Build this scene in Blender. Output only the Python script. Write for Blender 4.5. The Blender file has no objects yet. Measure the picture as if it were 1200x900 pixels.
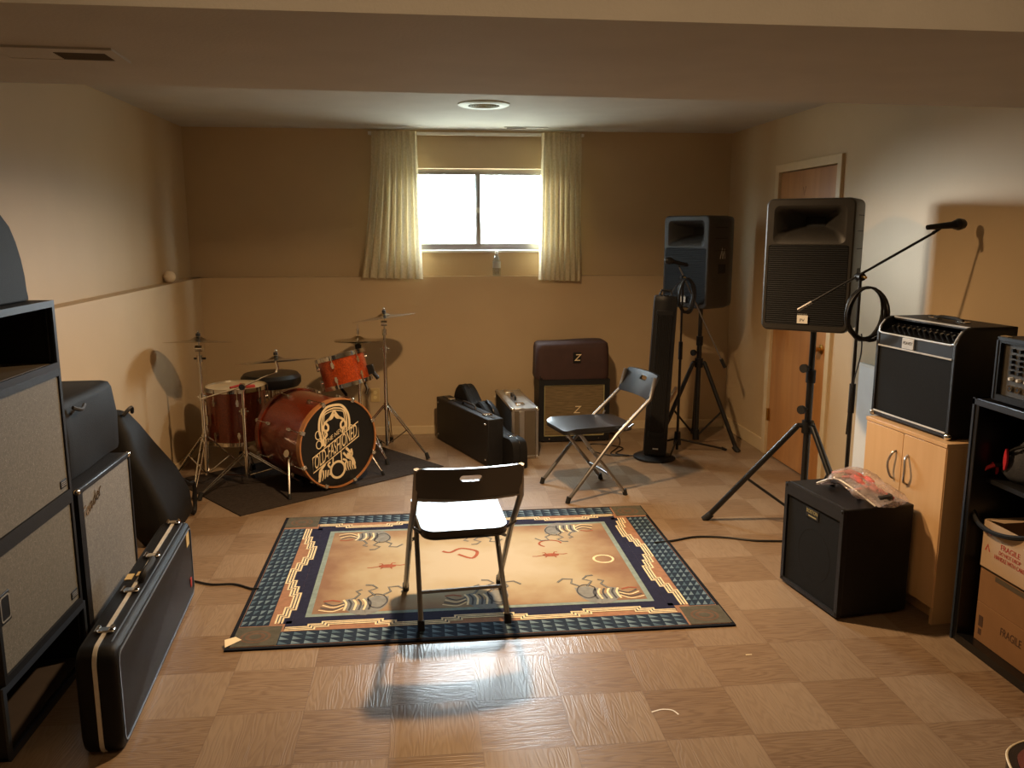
import bpy, bmesh, math, random
from mathutils import Vector, Matrix
random.seed(7)
PI = math.pi
sc = bpy.context.scene
C = sc.collection

# ---------------------------------------------------------------- materials
def lin(c):
    return tuple(((v/255)/12.92 if v/255 <= .04045 else ((v/255+.055)/1.055)**2.4) for v in c) + (1.0,)

class NT:
    def __init__(s, m):
        s.m = m; s.t = m.node_tree; s.n = s.t.nodes; s.l = s.t.links
    def add(s, typ, **kw):
        n = s.n.new(typ)
        for k, v in kw.items(): setattr(n, k, v)
        return n
    def link(s, a, b): s.l.new(a, b)
    def math(s, op, a, b=None, c=None):
        n = s.add('ShaderNodeMath', operation=op)
        for i, v in enumerate((a, b, c)):
            if v is None: continue
            if isinstance(v, (int, float)): n.inputs[i].default_value = v
            else: s.link(v, n.inputs[i])
        return n.outputs[0]
    def mix(s, fac, a, b, blend='MIX'):
        n = s.add('ShaderNodeMix', data_type='RGBA', blend_type=blend)
        for sock, v in ((n.inputs[0], fac), (n.inputs[6], a), (n.inputs[7], b)):
            if isinstance(v, (int, float)): sock.default_value = v
            elif isinstance(v, tuple): sock.default_value = v
            else: s.link(v, sock)
        return n.outputs[2]
    def ramp(s, fac, stops):
        n = s.add('ShaderNodeValToRGB'); e = n.color_ramp.elements
        while len(e) < len(stops): e.new(0.5)
        for el, (p, c) in zip(e, stops): el.position = p; el.color = c
        s.link(fac, n.inputs[0]); return n.outputs[0]

def new_mat(name):
    m = bpy.data.materials.new(name); m.use_nodes = True
    return m, NT(m), m.node_tree.nodes['Principled BSDF']

def mat(name, col, rough=.5, metal=0., var=.12, scale=12., bump=0., bscale=200., coat=0., spec=None, stretch=None, sheen=0.):
    """Principled with noise variation of colour and roughness and a fine bump"""
    m, t, p = new_mat(name)
    c = lin(col)
    tc = t.add('ShaderNodeTexCoord')
    src = tc.outputs['Object']
    if stretch:
        mp = t.add('ShaderNodeMapping'); mp.inputs['Scale'].default_value = stretch
        t.link(src, mp.inputs[0]); src = mp.outputs[0]
    nz = t.add('ShaderNodeTexNoise'); nz.inputs['Scale'].default_value = scale; nz.inputs['Detail'].default_value = 3
    t.link(src, nz.inputs['Vector'])
    dark = tuple(v*(1-var) for v in c[:3])+(1,); light = tuple(min(1, v*(1+var)) for v in c[:3])+(1,)
    t.link(t.ramp(nz.outputs[0], [(.3, dark), (.7, light)]), p.inputs['Base Color'])
    p.inputs['Roughness'].default_value = rough
    p.inputs['Metallic'].default_value = metal
    p.inputs['Coat Weight'].default_value = coat
    p.inputs['Coat Roughness'].default_value = .08
    if sheen: p.inputs['Sheen Weight'].default_value = sheen
    if spec is not None: p.inputs['Specular IOR Level'].default_value = spec
    if bump:
        nb = t.add('ShaderNodeTexNoise'); nb.inputs['Scale'].default_value = bscale; nb.inputs['Detail'].default_value = 2
        t.link(src, nb.inputs['Vector'])
        b = t.add('ShaderNodeBump'); b.inputs['Strength'].default_value = bump; b.inputs['Distance'].default_value = .002
        t.link(nb.outputs[0], b.inputs['Height']); t.link(b.outputs[0], p.inputs['Normal'])
    return m

M = {}
M['wall'] = mat('wall_paint', (186, 163, 128), .62, var=.03, scale=2.5, bump=.25, bscale=90)
M['ceil'] = mat('ceiling_paint', (186, 183, 176), .85, var=.04, scale=5, bump=.35, bscale=110)
M['trimpaint'] = mat('trim_paint', (198, 178, 142), .45, var=.03)
M['tolex'] = mat('black_vinyl', (22, 22, 24), .5, var=.2, spec=.35, scale=30, bump=.5, bscale=500)
M['plastic'] = mat('black_plastic', (20, 20, 21), .45, var=.12, spec=.3, bump=.12, bscale=600)
M['cabplastic'] = mat('grey_black_plastic', (46, 44, 41), .45, var=.1, spec=.35, bump=.2, bscale=700)
M['gloss'] = mat('glossy_black', (13, 13, 15), .2, var=.1)
M['seatblack'] = mat('seat_plastic', (16, 17, 20), .3, var=.08, spec=.75)
M['rubber'] = mat('rubber', (15, 15, 15), .75)
M['metalblack'] = mat('black_painted_metal', (17, 17, 18), .32, var=.1)
M['cable'] = mat('cable_black', (14, 14, 15), .5)
M['chrome'] = mat('chrome', (215, 212, 205), .13, 1.0, var=.03)
M['tube'] = mat('grey_steel_tube', (132, 130, 128), .33, .85, var=.06)
M['alu'] = mat('aluminium', (190, 188, 184), .32, 1.0, var=.05)
M['brass'] = mat('brass', (190, 150, 80), .3, 1.0, var=.06)
M['cymbal'] = mat('cymbal_bronze', (196, 188, 168), .22, 1.0, var=.08, scale=20)
M['grillecloth'] = mat('black_grille_cloth', (19, 20, 21), .85, spec=.2, var=.35, scale=220, bump=.6, bscale=500)
M['cover_brown'] = mat('brown_canvas', (58, 36, 32), .75, var=.15, bump=.4, bscale=300)
M['nylon'] = mat('black_nylon', (17, 16, 16), .7, var=.25, scale=25, bump=.4, bscale=200, spec=.3)
M['nylon2'] = mat('grey_nylon', (50, 52, 58), .6, var=.25, scale=25, bump=.4, bscale=200)
M['red'] = mat('red_fabric', (190, 40, 55), .55)
M['cream'] = mat('cream_print', (226, 208, 170), .5, var=.04)
M['white'] = mat('white_plastic', (226, 224, 216), .45, var=.04)
M['wallplate'] = mat('ivory_plastic', (196, 172, 120), .4, var=.03)
M['panelboard'] = mat('white_board', (226, 228, 226), .5, var=.03)
M['matgrey'] = mat('dark_carpet', (52, 46, 42), .95, var=.25, scale=60, bump=.8, bscale=400, spec=.1)
M['leather'] = mat('black_leatherette', (20, 20, 22), .38, var=.2, bump=.3, bscale=160)
M['card'] = mat('cardboard', (136, 102, 70), .8, var=.08, scale=6, bump=.15, bscale=120, spec=.2)
M['cardlight'] = mat('pale_cardboard', (180, 154, 124), .8, var=.06, scale=6, bump=.15, bscale=120, spec=.2)
M['redink'] = mat('red_ink', (170, 50, 45), .7)
M['darkink'] = mat('dark_ink', (70, 48, 34), .8)
M['goldprint'] = mat('gold_print', (176, 168, 120), .4, .3)
M['silverprint'] = mat('silver_print', (180, 180, 176), .35, .6)
M['greyslab'] = mat('grey_laminate', (92, 82, 68), .5, .2, var=.06)
M['dark'] = mat('dark_void', (8, 8, 8), .8)
M['ring'] = mat('white_ring', (190, 200, 180), .5)
M['foam'] = mat('cream_foam', (232, 218, 196), .9, var=.06, bump=.4, bscale=120)
M['valance'] = mat('worn_silver_valance', (206, 202, 192), .4, .3, var=.12, scale=30)
M['abs'] = mat('moulded_case_shell', (13, 14, 17), .45, var=.15, spec=.22, bump=.5, bscale=700)
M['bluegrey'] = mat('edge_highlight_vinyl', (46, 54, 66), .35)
M['drumhead'] = mat('black_drum_head', (10, 11, 12), .33)
M['batter'] = mat('coated_drum_head', (214, 196, 160), .5)
M['edgeshine'] = mat('painted_edge_glint', (120, 136, 158), .28, .5)  # pale blue-grey paints the sky's reflection onto the hard case edges
M['pinkred'] = mat('faded_red_plastic', (196, 104, 100), .5, var=.3, scale=60)
M['brighttrim'] = mat('bright_trim', (214, 220, 226), .3, .35)
M['mixpanel'] = mat('grey_mixer_panel', (66, 62, 55), .5, .2)
M['brownliner'] = mat('dark_brown_liner', (46, 36, 28), .8)
M['hoop'] = mat('maple_hoop', (168, 112, 66), .35, var=.15, scale=18, coat=.4)
M['yellowed'] = mat('pale_yellow_plastic', (214, 196, 140), .5)
M['guitarred'] = mat('guitar_lacquer', (92, 28, 30), .2, coat=.6)

def wood_mat(name, c1, c2, rough, stretch, coat=0.):
    m, t, p = new_mat(name)
    tc = t.add('ShaderNodeTexCoord'); mp = t.add('ShaderNodeMapping'); mp.inputs['Scale'].default_value = stretch
    t.link(tc.outputs['Object'], mp.inputs[0])
    nz = t.add('ShaderNodeTexNoise'); nz.inputs['Scale'].default_value = 3; nz.inputs['Detail'].default_value = 6; nz.inputs['Distortion'].default_value = .6
    t.link(mp.outputs[0], nz.inputs['Vector'])
    t.link(t.ramp(nz.outputs[0], [(.3, lin(c1)), (.7, lin(c2))]), p.inputs['Base Color'])
    p.inputs['Roughness'].default_value = rough; p.inputs['Coat Weight'].default_value = coat
    return m
M['doorwood'] = wood_mat('door_veneer', (154, 104, 58), (178, 128, 76), .38, (3, 3, .35))
M['beech'] = wood_mat('beech_laminate', (204, 166, 120), (214, 178, 132), .38, (5, 5, .5))

def drum_lacquer():
    m, t, p = new_mat('orange_sparkle_lacquer')
    tc = t.add('ShaderNodeTexCoord')
    v = t.add('ShaderNodeTexVoronoi'); v.inputs['Scale'].default_value = 260
    t.link(tc.outputs['Object'], v.inputs['Vector'])
    t.link(t.ramp(v.outputs['Color'], [(.1, lin((128, 42, 12))), (.9, lin((214, 88, 26)))]), p.inputs['Base Color'])
    p.inputs['Metallic'].default_value = .45; p.inputs['Roughness'].default_value = .32
    p.inputs['Coat Weight'].default_value = .8; p.inputs['Coat Roughness'].default_value = .06
    return m
M['lacquer'] = drum_lacquer()
def kick_lacquer():
    m, t, p = new_mat('dark_red_lacquer')
    tc = t.add('ShaderNodeTexCoord')
    v = t.add('ShaderNodeTexVoronoi'); v.inputs['Scale'].default_value = 260
    t.link(tc.outputs['Object'], v.inputs['Vector'])
    t.link(t.ramp(v.outputs['Color'], [(.1, lin((96, 32, 15))), (.9, lin((140, 55, 28)))]), p.inputs['Base Color'])
    p.inputs['Metallic'].default_value = .25; p.inputs['Roughness'].default_value = .3
    p.inputs['Coat Weight'].default_value = .9; p.inputs['Coat Roughness'].default_value = .06
    return m
M['lacquerdark'] = kick_lacquer()

def sparkle_grille(name, c1, c2, sc_=420):
    m, t, p = new_mat(name)
    tc = t.add('ShaderNodeTexCoord')
    n1 = t.add('ShaderNodeTexNoise'); n1.inputs['Scale'].default_value = sc_; n1.inputs['Detail'].default_value = 2
    n2 = t.add('ShaderNodeTexNoise'); n2.inputs['Scale'].default_value = 90; n2.inputs['Detail'].default_value = 4
    for n in (n1, n2): t.link(tc.outputs['Object'], n.inputs['Vector'])
    base = t.ramp(n2.outputs[0], [(.3, lin(c1)), (.7, lin(c2))])
    spk = t.ramp(n1.outputs[0], [(.66, (0, 0, 0, 1)), (.74, (1, 1, 1, 1))])
    t.link(t.mix(spk, base, lin((236, 232, 220))), p.inputs['Base Color'])
    p.inputs['Roughness'].default_value = .7
    return m
M['sparkle'] = sparkle_grille('silver_thread_grille', (106, 105, 103), (124, 123, 120))
M['sparklewarm'] = sparkle_grille('tan_thread_grille', (92, 89, 80), (110, 106, 96))

def wheat_grille():
    m, t, p = new_mat('wheat_grille')
    tc = t.add('ShaderNodeTexCoord')
    mp = t.add('ShaderNodeMapping'); mp.inputs['Scale'].default_value = (4, 4, 90)
    t.link(tc.outputs['Object'], mp.inputs[0])
    n = t.add('ShaderNodeTexNoise'); n.inputs['Scale'].default_value = 3; n.inputs['Detail'].default_value = 3
    t.link(mp.outputs[0], n.inputs['Vector'])
    t.link(t.ramp(n.outputs[0], [(.35, lin((92, 78, 54))), (.65, lin((126, 108, 76)))]), p.inputs['Base Color'])
    p.inputs['Roughness'].default_value = .85
    return m
M['wheat'] = wheat_grille()

def speaker_grille():
    m, t, p = new_mat('ribbed_metal_grille')
    tc = t.add('ShaderNodeTexCoord')
    sep = t.add('ShaderNodeSeparateXYZ'); t.link(tc.outputs['Object'], sep.inputs[0])
    w = t.math('SINE', t.math('MULTIPLY', sep.outputs[2], 2*PI/.011))
    t.link(t.ramp(t.math('MULTIPLY_ADD', w, .5, .5), [(.2, lin((8, 9, 10))), (.8, lin((20, 22, 25)))]), p.inputs['Base Color'])
    p.inputs['Roughness'].default_value = .6; p.inputs['Specular IOR Level'].default_value = .2
    b = t.add('ShaderNodeBump'); b.inputs['Strength'].default_value = .4; b.inputs['Distance'].default_value = .002
    t.link(w, b.inputs['Height']); t.link(b.outputs[0], p.inputs['Normal'])
    return m
M['ribgrille'] = speaker_grille()

def curtain_mat():
    m, t, p = new_mat('cream_curtain_cloth')
    out = t.n['Material Output']
    tc = t.add('ShaderNodeTexCoord')
    nz = t.add('ShaderNodeTexNoise'); nz.inputs['Scale'].default_value = 60; nz.inputs['Detail'].default_value = 4
    t.link(tc.outputs['Object'], nz.inputs['Vector'])
    col = t.ramp(nz.outputs[0], [(.3, lin((196, 182, 148))), (.7, lin((212, 199, 166)))])
    t.link(col, p.inputs['Base Color']); p.inputs['Roughness'].default_value = .85
    tr = t.add('ShaderNodeBsdfTranslucent'); t.link(col, tr.inputs['Color'])
    mx = t.add('ShaderNodeMixShader'); mx.inputs[0].default_value = .12
    t.link(p.outputs[0], mx.inputs[1]); t.link(tr.outputs[0], mx.inputs[2]); t.link(mx.outputs[0], out.inputs[0])
    return m
M['curtain'] = curtain_mat()

def pane_mat(name, tint, fac=.08, rough=0.02):
    m, t, p = new_mat(name); out = t.n['Material Output']
    tc = t.add('ShaderNodeTexCoord'); nz = t.add('ShaderNodeTexNoise'); nz.inputs['Scale'].default_value = 4
    t.link(tc.outputs['Object'], nz.inputs['Vector'])
    tr = t.add('ShaderNodeBsdfTransparent')
    t.link(t.ramp(nz.outputs[0], [(0, tint), (1, tuple(min(1, v*1.02) for v in tint[:3])+(1,))]), tr.inputs[0])
    gl = t.add('ShaderNodeBsdfGlossy'); gl.inputs['Roughness'].default_value = rough
    mx = t.add('ShaderNodeMixShader'); mx.inputs[0].default_value = fac
    t.link(tr.outputs[0], mx.inputs[1]); t.link(gl.outputs[0], mx.inputs[2]); t.link(mx.outputs[0], out.inputs[0])
    return m
M['glass'] = pane_mat('window_glass', (.97, .98, .98, 1))
def film_mat():
    m, t, p = new_mat('clear_plastic_film'); out = t.n['Material Output']
    tc = t.add('ShaderNodeTexCoord'); nz = t.add('ShaderNodeTexNoise'); nz.inputs['Scale'].default_value = 30
    t.link(tc.outputs['Object'], nz.inputs['Vector'])
    p.inputs['Base Color'].default_value = lin((226, 214, 214)); p.inputs['Roughness'].default_value = .18
    tr = t.add('ShaderNodeBsdfTransparent'); tr.inputs[0].default_value = (.93, .9, .9, 1)
    mx = t.add('ShaderNodeMixShader'); t.link(t.math('MULTIPLY_ADD', nz.outputs[0], .5, .08), mx.inputs[0])
    t.link(tr.outputs[0], mx.inputs[1]); t.link(p.outputs[0], mx.inputs[2]); t.link(mx.outputs[0], out.inputs[0])
    return m
M['clearplastic'] = film_mat()
M['bottleclear'] = pane_mat('clear_bottle', (.86, .9, .93, 1), .22, .05)

TX, TY, TS = -.746, 3.078, .3048
def floor_mat():
    m, t, p = new_mat('parquet_vinyl_tiles')
    tc = t.add('ShaderNodeTexCoord')
    sep = t.add('ShaderNodeSeparateXYZ'); t.link(tc.outputs['Object'], sep.inputs[0])
    u = t.math('MULTIPLY_ADD', sep.outputs[0], 1/TS, -TX/TS + 40)
    v = t.math('MULTIPLY_ADD', sep.outputs[1], 1/TS, -TY/TS + 40)
    fu, fv = t.math('FLOOR', u), t.math('FLOOR', v)
    chk = t.math('MODULO', t.math('ADD', fu, fv), 2)            # 1 -> grain along x
    lu, lv = t.math('FRACT', u), t.math('FRACT', v)
    # local coordinates, along and across the grain
    def sel(a, b):
        return t.math('ADD', t.math('MULTIPLY', chk, a), t.math('MULTIPLY', t.math('SUBTRACT', 1, chk), b))
    al, ac = sel(lu, lv), sel(lv, lu)
    cell = t.add('ShaderNodeCombineXYZ'); t.link(fu, cell.inputs[0]); t.link(fv, cell.inputs[1])
    wn = t.add('ShaderNodeTexWhiteNoise', noise_dimensions='3D'); t.link(cell.outputs[0], wn.inputs['Vector'])
    off = t.math('MULTIPLY', wn.outputs['Value'], 37.0)
    # plank strips inside a tile
    strip = t.math('FLOOR', t.math('MULTIPLY', ac, 3.0))
    sv = t.add('ShaderNodeCombineXYZ'); t.link(t.math('ADD', fu, t.math('MULTIPLY', strip, .37)), sv.inputs[0]); t.link(fv, sv.inputs[1]); sv.inputs[2].default_value = 3.3
    wn2 = t.add('ShaderNodeTexWhiteNoise', noise_dimensions='3D'); t.link(sv.outputs[0], wn2.inputs['Vector'])
    g = t.add('ShaderNodeCombineXYZ')
    t.link(t.math('MULTIPLY', al, .55), g.inputs[0]); t.link(t.math('MULTIPLY', ac, 4.2), g.inputs[1]); t.link(off, g.inputs[2])
    nz = t.add('ShaderNodeTexNoise'); nz.inputs['Scale'].default_value = 1.3; nz.inputs['Detail'].default_value = 2; nz.inputs['Roughness'].default_value = .4
    t.link(g.outputs[0], nz.inputs['Vector'])
    rings = t.math('SINE', t.math('MULTIPLY', nz.outputs[0], 80.0))
    g2 = t.add('ShaderNodeCombineXYZ')
    t.link(t.math('MULTIPLY', al, 3.0), g2.inputs[0]); t.link(t.math('MULTIPLY', ac, 55.0), g2.inputs[1]); t.link(off, g2.inputs[2])
    nf = t.add('ShaderNodeTexNoise'); nf.inputs['Scale'].default_value = 1.0; nf.inputs['Detail'].default_value = 3
    t.link(g2.outputs[0], nf.inputs['Vector'])
    grain = t.math('MULTIPLY', t.math('MULTIPLY_ADD', rings, .5, .5), t.math('MULTIPLY_ADD', nf.outputs[0], .9, .25))
    base = t.mix(chk, lin((140, 121, 100)), lin((127, 105, 82)))
    base = t.mix(t.math('MULTIPLY', wn2.outputs['Value'], .35), base, lin((114, 90, 67)))
    base = t.mix(t.math('MULTIPLY', wn.outputs['Value'], .25), base, lin((156, 138, 118)))
    amt = t.math('MULTIPLY_ADD', chk, .34, .34)
    col = t.mix(t.math('MULTIPLY', t.math('POWER', grain, 1.5), amt), base, lin((74, 46, 28)))
    # seams
    e = t.math('MINIMUM', t.math('MINIMUM', lu, t.math('SUBTRACT', 1, lu)), t.math('MINIMUM', lv, t.math('SUBTRACT', 1, lv)))
    seam = t.math('LESS_THAN', e, .006)
    col = t.mix(t.math('MULTIPLY', seam, .3), col, lin((70, 46, 30)))
    dn = t.add('ShaderNodeTexNoise'); dn.inputs['Scale'].default_value = .9; dn.inputs['Detail'].default_value = 4
    t.link(tc.outputs['Object'], dn.inputs['Vector'])
    col = t.mix(t.ramp(dn.outputs[0], [(.35, (0, 0, 0, 1)), (.75, (.22, .22, .22, 1))]), col, lin((190, 168, 140)))
    t.link(col, p.inputs['Base Color'])
    r = t.math('MULTIPLY_ADD', nf.outputs[0], .12, .27)
    t.link(r, p.inputs['Roughness']); p.inputs['Specular IOR Level'].default_value = .5
    b = t.add('ShaderNodeBump'); b.inputs['Strength'].default_value = .35; b.inputs['Distance'].default_value = .0012
    t.link(t.math('MULTIPLY', grain, -1), b.inputs['Height']); t.link(b.outputs[0], p.inputs['Normal'])
    return m
M['floor'] = floor_mat()

# ---------------------------------------------------------------- mesh builder
class B:
    def __init__(s): s.v = []; s.f = []; s.mi = []; s.cur = 0
    def m(s, i): s.cur = i; return s
    def add(s, vs, fs):
        o = len(s.v); s.v += [tuple(v) for v in vs]
        for f in fs: s.f.append([o+i for i in f]); s.mi.append(s.cur)
        return s
    def box(s, x0, x1, y0, y1, z0, z1):
        return s.add([(x0,y0,z0),(x1,y0,z0),(x1,y1,z0),(x0,y1,z0),(x0,y0,z1),(x1,y0,z1),(x1,y1,z1),(x0,y1,z1)],
                     [(0,3,2,1),(4,5,6,7),(0,1,5,4),(1,2,6,5),(2,3,7,6),(3,0,4,7)])
    def loft(s, rings, cap0=True, cap1=True, closed=True):
        n = len(rings[0]); vs = [p for r in rings for p in r]; fs = []
        for i in range(len(rings)-1):
            for j in range(n if closed else n-1):
                k = (j+1) % n
                fs.append((i*n+j, i*n+k, (i+1)*n+k, (i+1)*n+j))
        if cap0: fs.append(tuple(reversed(range(n))))
        if cap1: fs.append(tuple((len(rings)-1)*n+j for j in range(n)))
        return s.add(vs, fs)
    def cyl(s, p0, p1, r0, r1=None, n=16, cap=True):
        p0, p1 = Vector(p0), Vector(p1); r1 = r0 if r1 is None else r1
        d = (p1-p0).normalized(); a = d.orthogonal().normalized(); b = d.cross(a)
        ring = lambda p, r: [p+(a*math.cos(2*PI*i/n)+b*math.sin(2*PI*i/n))*r for i in range(n)]
        return s.loft([ring(p0, r0), ring(p1, r1)], cap, cap)
    def tube(s, pts, r, n=8, closed=False, cap=True):
        pts = [Vector(p) for p in pts]; N = len(pts); rings = []
        tang = []
        for i in range(N):
            if closed: t = pts[(i+1) % N]-pts[i-1]
            else: t = pts[min(i+1, N-1)]-pts[max(i-1, 0)]
            tang.append(t.normalized() if t.length > 1e-9 else Vector((0,0,1)))
        a = tang[0].orthogonal().normalized()
        for i in range(N):
            a = a - tang[i]*a.dot(tang[i])
            a = a.normalized() if a.length > 1e-6 else tang[i].orthogonal().normalized()
            b = tang[i].cross(a); rr = r[i] if isinstance(r, (list, tuple)) else r
            rings.append([pts[i]+(a*math.cos(2*PI*k/n)+b*math.sin(2*PI*k/n))*rr for k in range(n)])
        if closed: rings.append(rings[0]); return s.loft(rings, False, False)
        return s.loft(rings, cap, cap)
    def lathe(s, prof, n=32, mtx=None, cap=True):
        rings = [[Vector((r*math.cos(2*PI*i/n), r*math.sin(2*PI*i/n), z)) for i in range(n)] for r, z in prof]
        if mtx is not None: rings = [[mtx @ p for p in r] for r in rings]
        return s.loft(rings, cap, cap)
    def sphere(s, c, r, n=16, k=10, sq=(1,1,1)):
        rings = []
        for j in range(k+1):
            a = PI*j/k - PI/2
            rr = max(math.cos(a), .002)
            rings.append([(c[0]+r*sq[0]*rr*math.cos(2*PI*i/n), c[1]+r*sq[1]*rr*math.sin(2*PI*i/n), c[2]+r*sq[2]*math.sin(a)) for i in range(n)])
        return s.loft(rings)
    def flat(s, outer, holes=(), fn=lambda x, y: (x, y, 0)):
        """planar polygon with holes, triangulated, mapped by fn"""
        bm = bmesh.new(); es = []
        for loop in [outer]+list(holes):
            vv = [bm.verts.new((x, y, 0)) for x, y in loop]
            es += [bm.edges.new((vv[i], vv[(i+1) % len(vv)])) for i in range(len(vv))]
        bmesh.ops.triangle_fill(bm, edges=es, use_beauty=True, use_dissolve=False, normal=(0,0,1))
        bm.verts.index_update()
        for f in bm.faces:
            if f.normal.z < 0: f.normal_flip()
        s.add([fn(v.co.x, v.co.y) for v in bm.verts], [[v.index for v in f.verts] for f in bm.faces])
        bm.free(); return s
    def slab(s, outer, holes, fa, fb):
        """solid with holes between the surfaces fa and fb"""
        s.flat(outer, holes, fa)
        k = len(s.f); s.flat(outer, holes, fb)
        for i in range(k, len(s.f)): s.f[i].reverse()
        for loop in [outer]+list(holes):
            s.loft([[fb(*p) for p in loop], [fa(*p) for p in loop]], False, False)
        return s
    def stroke(s, pts, w, fn, closed=False):
        """flat ribbon of width w along a 2-D polyline mapped by fn"""
        P = [Vector(p) for p in pts]; N = len(P); L = []; R = []
        for i in range(N):
            t = (P[(i+1) % N]-P[i-1]) if closed else (P[min(i+1, N-1)]-P[max(i-1, 0)])
            t = t.normalized() if t.length > 1e-9 else Vector((1, 0))
            nn = Vector((-t.y, t.x)); ww = w[i] if isinstance(w, (list, tuple)) else w
            L.append(fn(*(P[i]+nn*ww/2))); R.append(fn(*(P[i]-nn*ww/2)))
        fs = [(N+i, N+(i+1) % N, (i+1) % N, i) for i in range(N if closed else N-1)]
        return s.add(L+R, fs)
    def build(s, name, mats, parent=None, bevel=0, seg=2, angle=35, fix=True):
        me = bpy.data.meshes.new(name); me.from_pydata(s.v, [], s.f)
        mats = mats if isinstance(mats, (list, tuple)) else [mats]
        for m_ in mats: me.materials.append(M[m_] if isinstance(m_, str) else m_)
        me.polygons.foreach_set('material_index', s.mi)
        me.polygons.foreach_set('use_smooth', [True]*len(s.f))
        if fix:
            bm = bmesh.new(); bm.from_mesh(me); bmesh.ops.recalc_face_normals(bm, faces=bm.faces); bm.to_mesh(me); bm.free()
        me.update(); me.set_sharp_from_angle(angle=math.radians(angle))
        o = bpy.data.objects.new(name, me); C.objects.link(o)
        if parent: o.parent = parent
        if bevel:
            b = o.modifiers.new('edge', 'BEVEL'); b.width = bevel; b.segments = seg; b.limit_method = 'ANGLE'; b.angle_limit = math.radians(40)
            b.harden_normals = False
        return o

def thing(name, label, cat, loc=(0,0,0), rz=0, group=None, rot=None):
    o = bpy.data.objects.new(name, None); C.objects.link(o); o.empty_display_size = .1
    o.location = loc; o.rotation_euler = rot if rot else (0, 0, math.radians(rz))
    return tag(o, label, cat, group)
def tag(o, label, cat, group=None):
    o['label'] = label; o['category'] = cat
    if group: o['group'] = group
    return o
def struct(o): o['kind'] = 'structure'; return o
def dup(root, loc, rz, label):
    def cp(o, par):
        c = o.copy(); C.objects.link(c); c.parent = par
        for ch in o.children: cp(ch, c)
        return c
    r = cp(root, None); r.location = loc; r.rotation_euler = (0, 0, math.radians(rz)); r['label'] = label
    return r

def text(name, s, size, m, parent, mtx, depth=.0006, shear=0., width=None, vshear=0., tall=1.):
    """raised lettering: a font curve turned into a mesh; the text lies in local XY of mtx"""
    cu = bpy.data.curves.new(name, 'FONT'); cu.body = s; cu.size = size; cu.align_x = 'CENTER'; cu.align_y = 'CENTER'
    cu.extrude = depth/2; cu.shear = shear; cu.resolution_u = 3
    o = bpy.data.objects.new(name, cu); C.objects.link(o)
    dg = bpy.context.evaluated_depsgraph_get(); dg.update()
    me = bpy.data.meshes.new_from_object(o.evaluated_get(dg))
    bpy.data.objects.remove(o); bpy.data.curves.remove(cu)
    if width:
        xs = [v.co.x for v in me.vertices]; k = width/(max(xs)-min(xs))
        for v in me.vertices: v.co.x *= k
    for v in me.vertices: v.co.y *= tall
    if vshear:
        for v in me.vertices: v.co.y += v.co.x*vshear
    me.transform(mtx); me.materials.clear(); me.materials.append(M[m])
    ob = bpy.data.objects.new(name, me); C.objects.link(ob)
    if parent: ob.parent = parent
    return ob

def rrect(w, h, r, n=6, cx=0, cy=0):
    pts = []
    for (sx, sy, a0) in ((1,-1,-90),(1,1,0),(-1,1,90),(-1,-1,180)):
        for i in range(n+1):
            a = math.radians(a0+90*i/n)
            pts.append((cx+sx*(w/2-r)+r*math.cos(a), cy+sy*(h/2-r)+r*math.sin(a)))
    return pts
def dense(loop, step):
    out = []
    for i in range(len(loop)):
        a, b = Vector(loop[i]), Vector(loop[(i+1) % len(loop)])
        k = max(1, int((b-a).length/step))
        out += [tuple(a.lerp(b, j/k)) for j in range(k)]
    return out
def scaled(loop, step, w, h):
    l = dense(loop, step); mx_ = max(p[0] for p in l); my_ = max(p[1] for p in l)
    return [(p[0]/mx_*w/2, p[1]/my_*h/2) for p in l]
def spline(pts, k=8, closed=False):
    P = [Vector(p) for p in pts]; N = len(P); out = []
    for i in range(N if closed else N-1):
        g = (lambda j: P[j % N]) if closed else (lambda j: P[max(0, min(N-1, j))])
        p0, p1, p2, p3 = g(i-1), g(i), g(i+1), g(i+2)
        for j in range(k):
            t = j/k
            out.append(.5*((2*p1)+(p2-p0)*t+(2*p0-5*p1+4*p2-p3)*t*t+(3*p1-p0-3*p2+p3)*t**3))
    if not closed: out.append(P[-1])
    return out
def front(x, y, z):
    """matrix laying XY art on a face that looks along local -Y"""
    return Matrix.Translation((x, y, z)) @ Matrix.Rotation(PI/2, 4, 'X')

# ---------------------------------------------------------------- the room
XL, XLL, XR, YB, YBL, ZC, ZL = -1.83, -1.73, 2.58, 6.98, 6.87, 2.463, 1.305
YF = -1.6
SOF, SY0, SY1 = 2.13, 1.94, 3.02
struct(B().box(XL-.2, XR+.2, YF-.2, YB+.3, -.1, 0).build('floor', 'floor'))
struct(B().box(XL-.2, XR+.2, YF-.2, YB+.3, ZC, ZC+.1).build('ceiling', 'ceil'))
b = B().slab([(XL-.05, SY0), (XR+.05, SY0+.035), (XR+.05, SY1+.12), (XL-.05, SY1-.1)], [], lambda x, y: (x, y, ZC+.02), lambda x, y: (x, y, SOF))
struct(b.build('trim_1', 'ceil'))
struct(B().box(XL-.2, XL, YF-.2, YB+.3, 0, ZC).box(XL-.02, XLL, YF-.2, YB+.2, 0, ZL).build('wall_left', 'wall'))
WX0, WX1, WZ0, WZ1 = -.16, 1.10, 1.515, 2.165
b = B()
hole = [(WX0, WZ0), (WX1, WZ0), (WX1, WZ1), (WX0, WZ1)]
b.slab([(XL-.1, ZL-.1), (XR+.1, ZL-.1), (XR+.1, ZC+.02), (XL-.1, ZC+.02)], [hole], lambda x, z: (x, YB, z), lambda x, z: (x, YB+.22, z))
b.box(XL-.1, XR+.1, YBL, YB+.22, 0, ZL)
struct(b.build('wall_back', 'wall'))
DY0, DY1, DZ = 5.09, 5.965, 2.085
b = B()
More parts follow.
